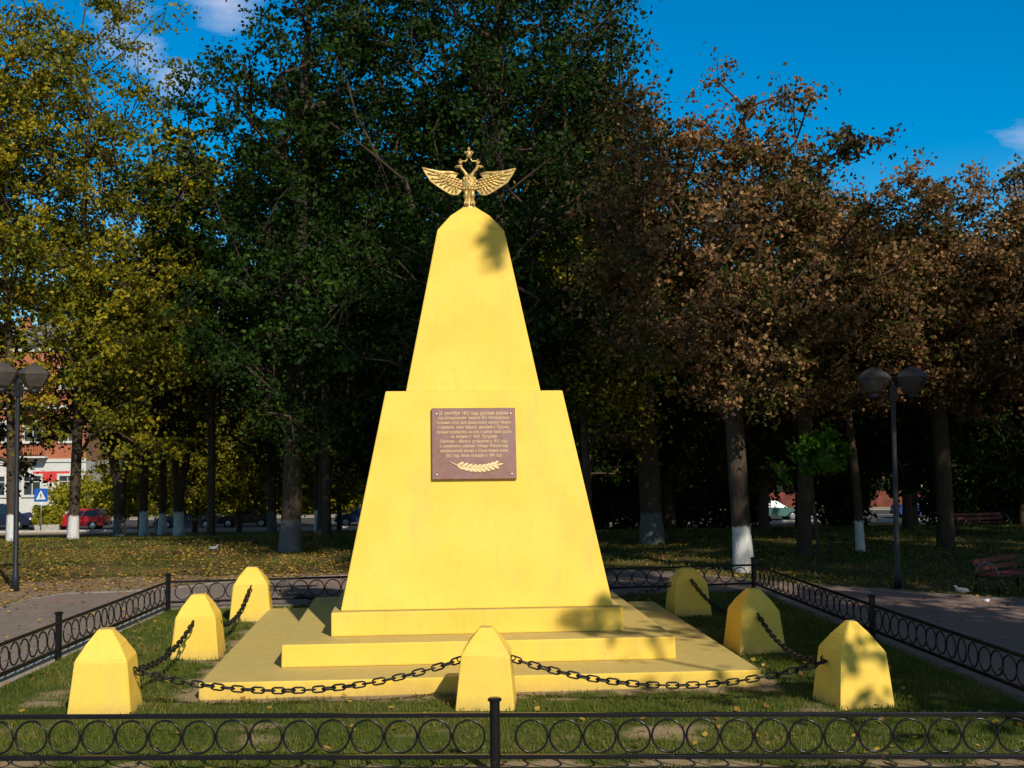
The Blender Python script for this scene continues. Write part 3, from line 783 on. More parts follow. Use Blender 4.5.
pigeon(10.86, 23.55, 0.03, R(165), 'pale grey pigeon pecking at the path edge beside the near bench')
pigeon(-6.3, 37.86, 0, R(30), 'small grey pigeon on the leafy lawn left of the obelisk')
b = B(); rs4 = random.Random(4)
b.loft([[(math.cos(a) * .05 * rs4.uniform(.6, 1.2), math.sin(a) * .035 * rs4.uniform(.6, 1.2), z) for a in [k * PI / 4 for k in range(8)]] for z in (.012, .035, .06)])
o = b.done('paper_scrap', plain('white_paper', (.75, .75, .72))); o.location = (11.06, 22.88, 0)
tag(o, 'crumpled white paper scrap lying on the path before the bench', 'litter')

# ------------------------------------------------------------------ trees
def perp(d):
    a = np.array([0, 0, 1.]) if abs(d[2]) < .9 else np.array([1., 0, 0]); x = np.cross(a, d); x /= np.linalg.norm(x); return x, np.cross(d, x)
def build_tree(H, tr, crowns, ncl, nleaf, lsize, lmat, paint, seed, forks=None, clrad=.62, lean=(0, 0), shell=.45, tshift=0.0, rough_=.22):
    """returns trunk mesh and crown mesh, base at the origin"""
    rs = np.random.RandomState(seed)
    nodes = []; par = []; main = []
    stems = forks or [(lean[0], lean[1], H * .72)]
    fz = 1.6 if forks else 0
    nb = max(2, int(fz / .5)) if forks else 1
    nodes.append(np.array([0, 0, -.15])); par.append(-1); main.append(0)
    if forks:
        for k in range(1, nb + 1): nodes.append(np.array([0, 0, fz * k / nb])); par.append(len(nodes) - 2)
    root = len(nodes) - 1
    for (lx, ly, top) in stems:
        last = root; k = max(4, int((top - fz) / .9)); w1, w2 = rs.uniform(0, 6, 2)
        for i in range(1, k + 1):
            t = i / k
            p = np.array([lx * t ** 1.1 + .16 * math.sin(w1 + t * 5) * t, ly * t + .16 * math.sin(w2 + t * 4) * t, fz + (top - fz) * t])
            nodes.append(p); par.append(last); last = len(nodes) - 1
    # cluster centres
    vol = np.array([c[3] * c[4] * c[5] for c in crowns]); cnt = np.maximum(4, (vol ** .8 / (vol ** .8).sum() * ncl).astype(int))
    C = []; CF = []
    for (cx, cy, cz, rx, ry, rz), k in zip(crowns, cnt):
        CF.append(np.full(k, .42 if rx < .6 else 1.0))
        v = rs.normal(size=(k, 3)); v /= np.linalg.norm(v, axis=1)[:, None]
        rr_ = rs.uniform(0, 1, k) ** shell
        lump = 1 + rough_ * np.sin(v[:, 0] * 5 + seed) * np.sin(v[:, 2] * 4 + seed * 2) + .12 * np.sin(v[:, 1] * 9 + v[:, 2] * 7)
        C.append(v * (rr_ * lump)[:, None] * np.array([rx, ry, rz]) + np.array([cx, cy, cz]))
    C = np.concatenate(C); CF = np.concatenate(CF)[C[:, 2] > 1.4]; C = C[C[:, 2] > 1.4]
    order = np.argsort(np.hypot(C[:, 0], C[:, 1]) + .2 * C[:, 2]); C = C[order]; CF = CF[order]
    tipn = []
    for c in C:
        A_ = np.array(nodes); d = c - A_; hd = np.hypot(d[:, 0], d[:, 1]); dist = np.linalg.norm(d, axis=1)
        cost = dist + 2.0 * np.clip(.35 * hd - d[:, 2], 0, None) + (A_[:, 2] < min(1.9, H * .25)) * 50
        j = int(np.argmin(cost)); st = nodes[j]; L = dist[j]; k = max(1, int(L / .8)); last = j
        for i in range(1, k + 1):
            t = i / k; p = st + (c - st) * t + np.array([0, 0, .16 * L * math.sin(PI * t) * .5]) + rs.normal(size=3) * .05 * (1 if i < k else 0)
            nodes.append(p); par.append(last); last = len(nodes) - 1
        tipn.append(last)
    nN = len(nodes); rad = np.zeros(nN); 
    ch = np.zeros(nN)
    for t in tipn: rad[t] = .014
    acc = np.zeros(nN)
    for i in range(nN - 1, 0, -1):
        rr2 = max(rad[i], (acc[i]) ** (1 / 2.3) if acc[i] > 0 else .012); rad[i] = rr2; acc[par[i]] += rr2 ** 2.3
    rad[0] = acc[0] ** (1 / 2.3)
    scl = tr / rad[0]
    big = np.clip((rad / rad[0]), 0, 1)
    rad = rad * (scl * big ** .3 + min(1, scl) * (1 - big ** .3)); rad = np.maximum(rad, .008); rad[0] *= 1.25
    V, Fc = [], []
    NP = np.array(nodes)
    for i in range(1, nN):
        a, b_ = NP[par[i]], NP[i]; d = b_ - a; L = np.linalg.norm(d)
        if L < 1e-4: continue
        d = d / L; x, y = perp(d); ns = 9 if rad[i] > .08 else 5
        r0 = rad[par[i]] if (rad[par[i]] < rad[i] * 2.0) else rad[i] * 1.25; r1 = rad[i]
        ang = np.arange(ns) * 2 * PI / ns; base = len(V)
        cs = np.cos(ang)[:, None] * x + np.sin(ang)[:, None] * y
        V += list(a + cs * r0 - d * r0 * .15); V += list(b_ + cs * r1 + d * r1 * .15)
        for k in range(ns): Fc.append((base + k, base + (k + 1) % ns, base + ns + (k + 1) % ns, base + ns + k))
    V = np.array(V); Fc = np.array(Fc)
    # thin twigs carrying the sprays of leaves
    k = len(C); ns_ = 7; csz = clrad * rs.uniform(.6, 1.35, k) * CF; spr = rs.normal(size=(k, ns_, 3)) * np.array([1, 1, .7])
    p0 = np.repeat(C, ns_, 0); p1 = p0 + (spr * csz[:, None, None]).reshape(-1, 3) * .95
    o3 = np.array([[1, 0, 0], [-.5, .87, .3], [-.5, -.87, -.3]])
    TV = np.concatenate([p0[:, None] + o3[None] * .011, p1[:, None] + o3[None] * .004], 1); q6 = np.arange(len(TV)) * 6 + len(V)
    TF = np.stack([np.stack([q6 + a_, q6 + (a_ + 1) % 3, q6 + 3 + (a_ + 1) % 3, q6 + 3 + a_], -1) for a_ in range(3)], 1).reshape(-1, 4)
    V = np.concatenate([V, TV.reshape(-1, 3)]); Fc = np.concatenate([Fc, TF])
    tme = np_mesh('trunk', V, Fc.ravel(), np.arange(len(Fc)) * 4, np.full(len(Fc), 4), True); tme.materials.append(bark(paint))
    # leaves
    cnum = np.maximum(4, (nleaf * CF ** 1.7 * rs.uniform(.45, 1.5, k))).astype(int)
    idx = np.repeat(np.arange(k), cnum); N = len(idx)
    off = rs.normal(size=(N, 3)) * np.array([1, 1, .62]); 
    # sub-sprigs inside each cluster
    pick = rs.randint(0, ns_, N)
    off = spr[idx, pick] * rs.uniform(.45, 1.0, N)[:, None] + off * .30
    Pn = C[idx] + off * csz[idx][:, None]; Pn[:, 2] -= .08 * np.hypot(off[:, 0], off[:, 1]) * csz[idx]
    s = lsize * rs.uniform(.55, 1.3, N); a1 = rs.uniform(0, 2 * PI, N); pitch = rs.normal(-.35, .55, N)
    ux = np.stack([np.cos(a1) * np.cos(pitch), np.sin(a1) * np.cos(pitch), np.sin(pitch)], -1)
    rv = rs.normal(size=(N, 3)); rv[:, 2] *= .6; vx = np.cross(ux, rv); vx /= np.linalg.norm(vx, axis=1)[:, None] + 1e-6
    V4 = np.stack([Pn - ux * s[:, None] * .5, Pn - vx * s[:, None] * .34 + ux * s[:, None] * .08, Pn + ux * s[:, None] * .5, Pn + vx * s[:, None] * .34 + ux * s[:, None] * .08], 1)
    ctint = rs.uniform(.0, 1, k)
    tint = np.clip(ctint[idx] * .45 + rs.uniform(0, 1, N) ** 1.4 * .55 + tshift, 0, 1)
    cme = quads_mesh('crown', V4, tint); cme.materials.append(lmat)
    return tme, cme
def place_tree(name, meshes, loc, label, rz=0, s=1, group='park trees'):
    t_ = thing(name, label, 'tree', loc, rz, group); t_.scale = (s, s, s)
    link('trunk', meshes[0], None, t_); link('crown', meshes[1], None, t_); return t_
def G0(x, y): return (x, y, float(gz(y)))

T = []
# --- left, yellow-olive
place_tree('ash_tree', build_tree(23, .155, [(-1.8, 0, 14.5, 4.6, 4.2, 7.5), (-2.6, -1, 6.8, 2.9, 2.6, 3.6), (1.2, -.8, 5.6, 1.1, 1.2, .8)], 330, 115, .17, L_YEL, .95, 11, lean=(-.6, .3), tshift=.10), G0(-14.4, 44.0), 'yellow leaved tree at the far left with a slim white painted trunk')
place_tree('ash_tree', build_tree(22, .19, [(.1, 0, 13.8, 4.2, 4.2, 7.0), (2.6, -1, 6.8, 2.9, 3.2, 4.0), (-.2, -1.2, 8.0, 1.7, 1.6, 1.6), (-.9, -1, 4.4, .8, .8, .5)], 380, 120, .17, L_YEL, .88, 12, lean=(.5, 0), tshift=-.12), G0(-12.6, 45.2), 'tall yellow leaved tree whose whitewashed trunk stands left of the red car')
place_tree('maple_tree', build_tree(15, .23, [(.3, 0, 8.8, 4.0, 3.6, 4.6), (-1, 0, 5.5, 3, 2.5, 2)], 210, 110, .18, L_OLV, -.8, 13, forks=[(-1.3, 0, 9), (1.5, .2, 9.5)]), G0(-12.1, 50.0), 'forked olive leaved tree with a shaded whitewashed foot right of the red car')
place_tree('maple_tree', build_tree(14, .2, [(0, 0, 8.5, 3.6, 3.5, 4.6)], 150, 100, .2, L_OLV, 1.15, 14), G0(-12.9, 58), 'olive leaved tree with a leaning whitewashed trunk near the two blue signs')
place_tree('maple_tree', build_tree(14, .24, [(0, 0, 8.8, 3.8, 3.5, 5.0)], 170, 100, .2, L_YEL, 1.1, 15, forks=[(-1.0, 0, 9), (1.5, 0, 10)]), G0(-11.0, 56.5), 'forked tree whose bright white foot stands before the dark blue saloon')
place_tree('linden_tree', build_tree(14, .2, [(0, 0, 8.5, 3.4, 3, 5)], 140, 95, .2, L_OLV, 1.1, 16), G0(-13.3, 64), 'slim tree with a small white foot just right of the leaning one')
place_tree('linden_tree', build_tree(15, .22, [(0, 0, 9, 3.6, 3, 5.5)], 150, 95, .2, L_OLV, -1.1, 17), G0(-7.2, 60), 'slim dark tree with a whitewashed foot greyed for shade left of the big dark green tree')
place_tree('linden_tree', build_tree(14, .2, [(0, 0, 9, 3.4, 3, 5)], 140, 95, .22, L_FAR, 1.2, 18), G0(-5.6, 68), 'pale trunked tree in sunlight seen through the gap left of the obelisk')
place_tree('linden_tree', build_tree(14, .26, [(0, 0, 8.5, 3.6, 3, 5)], 150, 95, .2, L_GRN, 0, 19), G0(-3.97, 51), 'dark bare trunked tree just left of the obelisk')
# --- centre, dark green
place_tree('poplar_tree', build_tree(21, .31, [(1.0, 0, 12.3, 3.6, 3.8, 6.2), (.8, -1.2, 6.6, 3.9, 3.4, 3.4), (2.8, 0, 17.5, 2.6, 2.8, 4.0)], 430, 120, .155, L_GRN, -1.0, 21, lean=(.6, 0)), G0(-3.94, 37.4), 'big dark green tree with a whitewashed foot darkened for shade left of the obelisk')
place_tree('poplar_tree', build_tree(25, .38, [(0, 0, 15, 4.4, 4.4, 8.5), (0, -1, 8, 4.5, 4, 4.5)], 430, 120, .155, L_GRN, 0, 22, lean=(.3, 0)), G0(2.3, 35.5), 'tallest dark green tree rising straight behind the obelisk')
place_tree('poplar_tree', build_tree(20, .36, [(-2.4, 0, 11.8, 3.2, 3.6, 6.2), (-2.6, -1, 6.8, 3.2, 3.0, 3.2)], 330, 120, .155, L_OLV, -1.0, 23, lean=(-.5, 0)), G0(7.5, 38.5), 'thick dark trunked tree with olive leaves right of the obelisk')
place_tree('maple_tree', build_tree(9.5, .12, [(0, 0, 6.4, 1.9, 1.7, 2.0), (.8, -.3, 4.6, 1.6, 1.3, 1.2), (-.8, 0, 8.2, 1.3, 1.2, 1.0)], 110, 100, .14, L_YEL, 0, 33, tshift=-.08, rough_=.3), G0(4.9, 35.0), 'slender yellow green tree peeping out between the obelisk and the brown chestnut')
# --- right, dry brown chestnuts
place_tree('chestnut_tree', build_tree(12.5, .235, [(-1.6, 0, 9.0, 2.7, 2.6, 2.9), (-1.2, -.6, 5.6, 2.7, 2.3, 1.5), (.6, 0, 10.3, 1.9, 1.9, 2.2), (1.9, -.4, 9.0, 1.6, 1.5, 1.0), (3.0, 0, 10.6, 1.1, .8, .5), (.6, -.9, 7.0, 2.0, 1.8, 1.3), (-3.4, 0, 7.2, 1.3, 1.2, .9), (-2.6, 0, 11.6, .8, .8, .7), (.2, -.5, 4.4, 1.2, 1.0, .6)], 330, 120, .135, L_BRN, 1.12, 24, lean=(-.7, 0), clrad=.46, shell=.5, rough_=.3), G0(8.0, 29.3), 'dry brown chestnut tree with a peeling whitewashed trunk behind the right fence corner')
place_tree('chestnut_tree', build_tree(11, .2, [(.3, 0, 7.9, 2.4, 2.3, 2.6), (1.6, -.4, 7.0, 1.8, 1.6, 1.7), (-1.2, 0, 6.0, 1.7, 1.6, 1.4), (.6, -.5, 5.0, 2.0, 1.7, 1.1), (0, 0, 10.6, .9, .9, .9)], 220, 125, .14, L_BRN, 0, 25, clrad=.46, shell=.5, rough_=.3), G0(10.9, 33.5), 'brown leaved tree with a dark straight trunk left of the right street lamp')
place_tree('chestnut_tree', build_tree(11, .12, [(.8, .5, 7.5, 2.6, 2.5, 2.8)], 130, 150, .15, L_BRN, .9, 26, lean=(-.5, 0), clrad=.46, shell=.5, rough_=.3), G0(12.9, 34.5), 'thin leaning tree with a pale foot behind the right street lamp')
place_tree('chestnut_tree', build_tree(12, .24, [(-1.3, 0, 7.9, 2.6, 2.5, 2.8), (1.8, 0, 8.4, 2.5, 2.4, 2.6), (.2, -.8, 6.0, 3.2, 2.3, 1.7), (-2.2, -.3, 4.9, 1.7, 1.5, 1.0), (.3, 0, 10.6, 1.4, 1.3, 1.1), (-3.2, 0, 9.8, .9, .8, .6)], 320, 125, .145, L_BRN, 0, 27, clrad=.46, shell=.5, rough_=.3), G0(15.8, 35.2), 'broad brown leaved tree with a dark trunk right of the right street lamp')
place_tree('chestnut_tree', build_tree(12, .28, [(-.8, 0, 8.3, 2.8, 2.8, 3.2), (1.6, 0, 8.8, 2.6, 2.6, 2.9), (-.6, -.6, 5.3, 3.2, 2.4, 1.7)], 280, 130, .15, L_BRN, 0, 28, clrad=.46, shell=.5, rough_=.3), G0(20.2, 36.5), 'brown leaved tree at the right edge of the picture')
# --- sapling
place_tree('maple_sapling', build_tree(4.2, .05, [(.15, -.1, 2.95, .75, .7, .62), (-.9, 0, 2.5, .5, .5, .4)], 46, 42, .16, L_BRI, 0, 31, clrad=.26), G0(10.3, 30.6), 'small bright green sapling left of the right street lamp')
for (hx, hy, hs, hl) in ((-8.2, 48.5, 41, 'dark high crowned tree behind the forked trees'), (-3.4, 45, 42, 'dark high crowned tree behind the big dark green tree'), (1.2, 43, 43, 'dark high crowned tree hidden behind the tallest one'), (6.2, 44, 44, 'dark high crowned tree behind the thick trunked tree')):
    place_tree('poplar_tree', build_tree(19, .16, [(0, 0, 11.5, 3.4, 3.2, 6.0)], 170, 120, .22, L_GRN, 0, hs), G0(hx, hy), hl)
# --- middle and far belt
pA = build_tree(16, .25, [(0, 0, 9.5, 4.6, 4.4, 6.0), (0, 0, 4.6, 4.2, 3.8, 2.8)], 210, 120, .26, L_OLV, 0, 41)
pB = build_tree(15, .25, [(0, 0, 9.0, 4.6, 4.4, 5.4), (0, 0, 4.2, 4.4, 3.8, 2.6)], 200, 120, .26, L_GRN, 0, 42)
pC = build_tree(14, .22, [(0, 0, 8.5, 4.6, 4.4, 5.0), (0, 0, 4, 4.2, 3.8, 2.6)], 200, 120, .27, L_FAR, 0, 43)
mid = [(0.5, 50, 'B', 1.0), (5.5, 47, 'B', 1.0), (10.5, 50, 'B', .95), (15.5, 48, 'B', .9), (21, 50, 'A', .9), (27, 52, 'B', .95), (12.5, 43, 'A', .75), (18.5, 44.5, 'B', .75), (24.5, 44, 'B', .8),
       (-1.5, 62, 'B', 1.05), (4, 64, 'A', 1.05), (10, 66, 'B', 1.05), (17, 64, 'A', 1.0), (24, 66, 'B', 1.0), (31, 64, 'A', 1.0), (38, 66, 'B', 1), (-20.5, 52, 'A', 1.0), (-26, 56, 'A', 1.0)]
ORD = ['first', 'second', 'third', 'fourth', 'fifth', 'sixth', 'seventh', 'eighth', 'ninth', 'tenth', 'eleventh', 'twelfth', 'thirteenth', 'fourteenth', 'fifteenth', 'sixteenth', 'seventeenth', 'eighteenth', 'nineteenth', 'twentieth', 'twenty-first']
def rank(L, i): return ORD[sorted(range(len(L)), key=lambda q: L[q][0] / max(1, L[q][1])).index(i)]
for i, (x, y, k, s) in enumerate(mid):
    place_tree('belt_tree', {'A': pA, 'B': pB, 'C': pC}[k], G0(x, y), rank(mid, i) + ' from the left of the dark trees between the lawn and the road', rz=i * 1.7, s=s, group='trees in the belt before the road')
far = [(-9, 101, 'C', 1.0), (-16, 103, 'C', .9), (-2, 104, 'C', 1.05), (-23, 112, 'A', 1.0), (5, 102, 'A', 1.1), (12, 104, 'B', 1.15), (20, 102, 'A', 1.1), (28, 104, 'B', 1.1), (37, 102, 'A', 1.1), (46, 104, 'B', 1.1), (-40, 101, 'C', 1.0), (56, 103, 'A', 1.1),
       (-12, 118, 'B', 1.2), (-4, 120, 'B', 1.3), (6, 120, 'B', 1.3), (18, 120, 'B', 1.3), (30, 120, 'B', 1.3), (42, 120, 'B', 1.3), (54, 121, 'B', 1.3), (66, 120, 'B', 1.3), (-50, 110, 'A', 1.2)]
for i, (x, y, k, s) in enumerate(far):
    place_tree('far_tree', {'A': pA, 'B': pB, 'C': pC}[k], G0(x, y), rank(far, i) + ' from the left of the distant trees across the road', rz=i * 2.3 + .4, s=s, group='trees across the road')
for i, x in enumerate((-17.3, -14.2, -11.2, -8.0, -5.0)):
    place_tree('young_maple', pC, (x, 76.5 + (i % 2) * 1.5, float(gz(76.5))), ORD[i] + ' from the left of the young yellow green trees in front of the parked cars', rz=i * 1.3 + .5, s=.62 + .05 * (i % 3), group='young trees before the road')
# --- tall trees beside the viewer, right of the picture: they throw the shade over the right half
pS = build_tree(30, .45, [(0, 0, 16, 3.1, 3.1, 10.5), (-.6, 0, 25, 3.2, 3.2, 5.5), (0.7, 0, 8, 4.3, 4.2, 4.0), (-5.25, -2.12, 17.0, .5, .5, .15), (-4.9, -1.98, 9.9, .5, .5, .3)], 400, 105, .30, L_GRN, 0, 51)
pS2 = build_tree(22, .35, [(0, 0, 13.8, 4.3, 4.3, 9.6), (0, 0, 7.5, 4.8, 4.6, 4.0)], 310, 130, .30, L_GRN, 0, 52)
for i, (k, x, y, s, rz, lb) in enumerate([(0, 12.1, 6.8, 1.0, 0, 'tallest shade tree just outside the right edge'), (1, 15.9, .2, 1.0, 1.2, 'shade tree behind the viewer on the right'), (1, 20.0, 11.4, 1.05, 2.1, 'shade tree right of the tallest one'),
        (1, 24.0, 4.4, .95, 3.0, 'shade tree behind and far right of the viewer'), (1, 22.8, 15.7, .95, 4.0, 'shade tree out to the right beside the path'), (1, 27.2, 21.6, .9, 5.0, 'shade tree farthest out beside the path'), (1, 31, 27.5, .9, 6.0, 'shade tree at the outer right by the lawn')]):
    place_tree('shade_tree', (pS, pS2)[k], (x, y, 0), lb, rz=rz, s=s, group='shade trees beside the viewer')

# --- understorey shrubs
def shrub_mesh(seed, mat, n_=5200):
    rs = np.random.RandomState(seed); k = 46
    C = rs.normal(size=(k, 3)); C /= np.linalg.norm(C, axis=1)[:, None]; C *= (rs.uniform(0, 1, k) ** .4)[:, None] * np.array([2.0, 1.2, 1.15]); C[:, 2] += 1.25; C = C[C[:, 2] > .15]; k = len(C)
    idx = rs.randint(0, k, n_); P = C[idx] + rs.normal(size=(n_, 3)) * .27; P[:, 2] = np.maximum(P[:, 2], .05)
    a = rs.normal(size=(n_, 3)); a /= np.linalg.norm(a, axis=1)[:, None]; b_ = np.cross(a, rs.normal(size=(n_, 3))); b_ /= np.linalg.norm(b_, axis=1)[:, None]
    a *= .10; b_ *= .07
    me = quads_mesh('leaves', np.stack([P - a, P - b_, P + a, P + b_], 1), np.clip(rs.uniform(0, 1, k)[idx] * .5 + rs.uniform(0, .5, n_), 0, 1)); me.materials.append(mat)
    b = B()
    for c in C[:14]: b.tube([(0, 0, -.1), (c[0] * .4, c[1] * .4, c[2] * .5), tuple(c)], [.03, .02, .008], 5)
    o = b.done('stems', bark(0)); m_ = o.data; bpy.data.objects.remove(o); return m_, me
def shrub(meshes, loc, label, rz, s, group):
    t_ = thing('shrub', label, 'shrub', loc, rz, group); t_.scale = (s, s, s)
    link('stems', meshes[0], None, t_); link('leaves', meshes[1], None, t_)
sG = shrub_mesh(61, L_GRN); sY = shrub_mesh(62, L_FAR)
for i in range(17):
    x = 1.5 + i * 2.55
    if i in (6, 8): continue
    shrub(sG, G0(x, 53.5 + (i % 3) * 1.3), ORD[i] + ' dark bush from the left in the undergrowth before the road', i * 1.1, 1.05 + .12 * (i % 3), 'dark bushes before the road')
for i in range(15):
    x = -27 + i * 3.1; shrub(sY, (x, 100.5 + (i % 2) * .8, -2.1), ORD[i] + ' yellow green bush from the left along the far pavement', i * 1.3, 1.35 + .2 * (i % 3), 'bushes along the far pavement')

# ------------------------------------------------------------------ cars
M_TYRE = plain('tyre_rubber', (.02, .02, .02), .8); M_RIM = plain('alloy_rim', (.5, .5, .52), .3, .7)
M_WIN = plain('dark_car_glass', (.015, .02, .025), .08, 0, .8, .1); M_TAIL = plain('red_tail_light', (.5, .02, .02), .25); M_HEAD = plain('clear_head_light', (.8, .82, .85), .15)
M_TRIM = plain('black_plastic_trim', (.03, .03, .03), .6); M_PLATE = plain('number_plate_white', (.7, .7, .68), .5)
def car(x, y, z, c, rz, label, kind='hatch', L=4.1, W=1.7, Ht=1.45):
    t_ = thing('parked_car', label, 'car', (x, y, z), rz, 'cars parked along the road')
    n = NT('car_paint'); n.set(n.mix(n.rng(n.noise(2, 3), .3, .7), c, tuple(v * .85 for v in c)), .25, .15, .6); n.b.inputs['Coat Weight'].default_value = .6; pm = n.m
    h = L / 2; wb = L * .30; wr = .31
    def arch(cx_): return [(cx_ + (wr + .06) * math.cos(a), .30 + (wr + .06) * math.sin(a)) for a in [PI * k / 8 for k in range(8, -1, -1)]]
    prof = [(-h, .30)] + arch(-wb) + arch(wb) + [(h - .02, .28), (h, .50), (h - .08, .72), (h - .55, .86 if kind != 'suv' else 1.0), (h * .42, .93)]
    prof += [(-h * .80, .95), (-h + .03, .90), (-h - .0, .70)] if kind != 'sedan' else [(-h * .5, .96), (-h + .08, .94), (-h, .75)]
    if kind == 'suv': prof = [(a, b_ * 1.12 if b_ > .75 else b_) for a, b_ in prof]
    b = B(); b.prism(prof, W, Matrix(), .03); b.done('car_body', pm, t_)
    zt = Ht; zb = .92 if kind != 'suv' else 1.05
    gb = {'hatch': (-h + .12, h * .42, -h + .50, h * .05), 'sedan': (-h * .62, h * .42, -h * .28, h * .05), 'suv': (-h + .08, h * .46, -h + .30, h * .20)}[kind]
    lo = [(gb[0], zb), (gb[1], zb)]; hi = [(gb[2], zt), (gb[3], zt)]
    wi, wt = W / 2 - .04, W / 2 - .20
    b = B(); rings = [[(gb[0], -wi, zb), (gb[1], -wi, zb), (gb[1], wi, zb), (gb[0], wi, zb)], [(gb[2], -wt, zt - .06), (gb[3], -wt, zt - .06), (gb[3], wt, zt - .06), (gb[2], wt, zt - .06)], [(gb[2] + .1, -wt + .08, zt), (gb[3] - .1, -wt + .08, zt), (gb[3] - .1, wt - .08, zt), (gb[2] + .1, wt - .08, zt)]]
    b.loft(rings); b.done('cabin', pm, t_)
    def quad(name, pts, off, parent=t_):
        v = [Vector(p) for p in pts]; nn_ = (v[1] - v[0]).cross(v[2] - v[0]).normalized(); ctr = Vector(((gb[0] + gb[1]) / 2, 0, 1))
        if nn_.dot(sum(v, Vector()) / 4 - ctr) < 0: nn_ = -nn_
        bb = B(); bb.loft([[p + nn_ * .002 for p in v], [p + nn_ * off for p in v]]); return bb.done(name, M_WIN, parent)
    def lerp(a, c_, t__): return a + (c_ - a) * t__
    for s_ in (-1, 1):
        for (t0, t1) in ((.10, .50), (.54, .93)):
            def pt(t__, zf):
                return (lerp(lerp(gb[0], gb[1], t__), lerp(gb[2], gb[3], t__), zf), s_ * lerp(wi, wt, zf), lerp(zb, zt - .06, zf))
            quad('side_window', [pt(t0, .08), pt(t1, .08), pt(t1, .9), pt(t0, .9)], .012)
    for e, (xa, xb_) in enumerate(((gb[0], gb[2]), (gb[1], gb[3]))):
        def pt(yy, zf): return (lerp(xa, xb_, zf), yy * lerp(wi, wt, zf), lerp(zb, zt - .06, zf))
        quad('rear_window' if e == 0 else 'windscreen', [pt(-.88, .08), pt(.88, .08), pt(.88, .92), pt(-.88, .92)], .012)
    for sx_ in (-1, 1):
        for s_ in (-1, 1):
            b = B(); b.lathe([(.2, 0), (wr - .03, 0), (wr, .03), (wr, .17), (wr - .03, .2), (.2, .2)], (0, 0, 0), 20)
            o = b.done('wheel', M_TYRE, t_); o.rotation_euler = (R(90) * -s_ * -1, 0, 0); o.location = (sx_ * wb, s_ * (W / 2 + .01), wr)
            b = B(); b.lathe([(.205, 0), (.2, .215), (.17, .222), (.06, .2), (.04, .21)], (0, 0, 0), 16); rim = b.done('rim', M_RIM, o); rim.rotation_euler = (R(180), 0, 0); rim.location = (0, 0, .2)
            b = B(); b.box((sx_ * (h - .03), s_ * (W / 2 - .2), .72), (.10, .28, .15), None, .02); b.done('headlight' if sx_ > 0 else 'tail_light', M_HEAD if sx_ > 0 else M_TAIL, t_)
        b = B(); b.box((sx_ * (h - .01), 0, .42), (.12, W - .06, .2), None, .03); b.done('bumper', M_TRIM, t_)
        b = B(); b.box((sx_ * (h + .055), 0, .45), (.015, .5, .11)); b.done('number_plate', M_PLATE, t_)
    for s_ in (-1, 1):
        b = B(); b.box((h * .36, s_ * (W / 2 + .06), 1.0), (.12, .14, .1), None, .02); b.done('wing_mirror', pm, t_)
    return t_
car(-23.2, 84.3, -2.094, (.50, .012, .02), PI, 'bright red hatchback parked across the road on the left', 'hatch')
car(-15.7, 84.0, -2.094, (.06, .09, .15), PI, 'dark blue saloon parked behind the white footed forked tree', 'sedan', 4.3, 1.7, 1.38)
car(-11.9, 84.6, -2.094, (.03, .01, .012), PI, 'near black hatchback with red tail lights behind the blue saloon', 'hatch', 3.7)
car(-28.9, 86.5, -2.094, (.012, .018, .04), 0, 'dark navy off road car at the far left by the hedge planter', 'suv', 4.3, 1.8, 1.75)
car(-3.9, 84.5, -2.094, (.02, .05, .16), PI, 'small blue car seen between trunks just left of the obelisk', 'hatch', 3.7)
car(36.4, 84.5, -2.094, (.03, .09, .40), 0, 'bright blue saloon parked on the far right', 'sedan', 4.4, 1.7, 1.38)
car(29.2, 85, -2.094, (.75, .76, .78), 0, 'white hatchback glimpsed behind the dark trunks on the right', 'hatch')
car(25.2, 84.6, -2.094, (.10, .22, .20), 0, 'dull green saloon left of the white car', 'sedan')

# ------------------------------------------------------------------ signs
M_BLUE = plain('sign_blue', (.01, .10, .42), .4); M_WHT = plain('sign_white', (.75, .75, .75), .4)
def cross_sign(x, y, z, label, h=2.9, s=.42, group='blue pedestrian crossing signs'):
    t_ = thing('crossing_sign', label, 'road sign', (x, y, z), 0, group)
    b = B(); b.tube([(0, 0, -.2), (0, 0, h + s)], .035, 8); b.done('sign_pole', M_STEEL, t_)
    b = B(); b.box((0, -.06, h), (2 * s, .03, 2 * s), None, .02); p = b.done('sign_panel', M_BLUE, t_)
    b = B(); b.prism([(-s * .72, -s * .66), (s * .72, -s * .66), (0, s * .76)], .008, Matrix.Translation((0, -.084, h))); tri = b.done('white_triangle', M_WHT, p)
    b = B(); yy = -.094; q = s / .42
    b.ell((0.0, yy, h + .10 * q), (.035 * q, .006, .035 * q))
    def st(p0, p1, w): b.tube([(p0[0] * q, yy, h + p0[1] * q), (p1[0] * q, yy, h + p1[1] * q)], w * q, 6)
    st((0, .06), (0, -.07), .026); st((0, -.06), (-.075, -.20), .018); st((0, -.06), (.075, -.19), .018); st((0, .04), (-.08, -.03), .014); st((0, .04), (.08, -.01), .014)
    b.done('walking_figure', M_IRON, p)
    return t_
cross_sign(-25.2, 82.9, -2.1, 'blue crossing sign on a white pole left of the hedge planter', 2.45, .44)
cross_sign(-16.6, 82.9, -2.1, 'blue crossing sign high up behind the white footed forked tree', 3.15, .52)
cross_sign(-17.3, 81.2, -2.1, 'dark shaded crossing sign left of the forked tree', 3.0, .5)
t_ = thing('round_sign', 'round pale sign on a thin grey pole left of the big dark tree', 'road sign', (-12.1, 83.2, -2.1))
b = B(); b.tube([(0, 0, -.2), (0, 0, 2.6)], .03, 8); b.done('sign_pole', M_STEEL, t_)
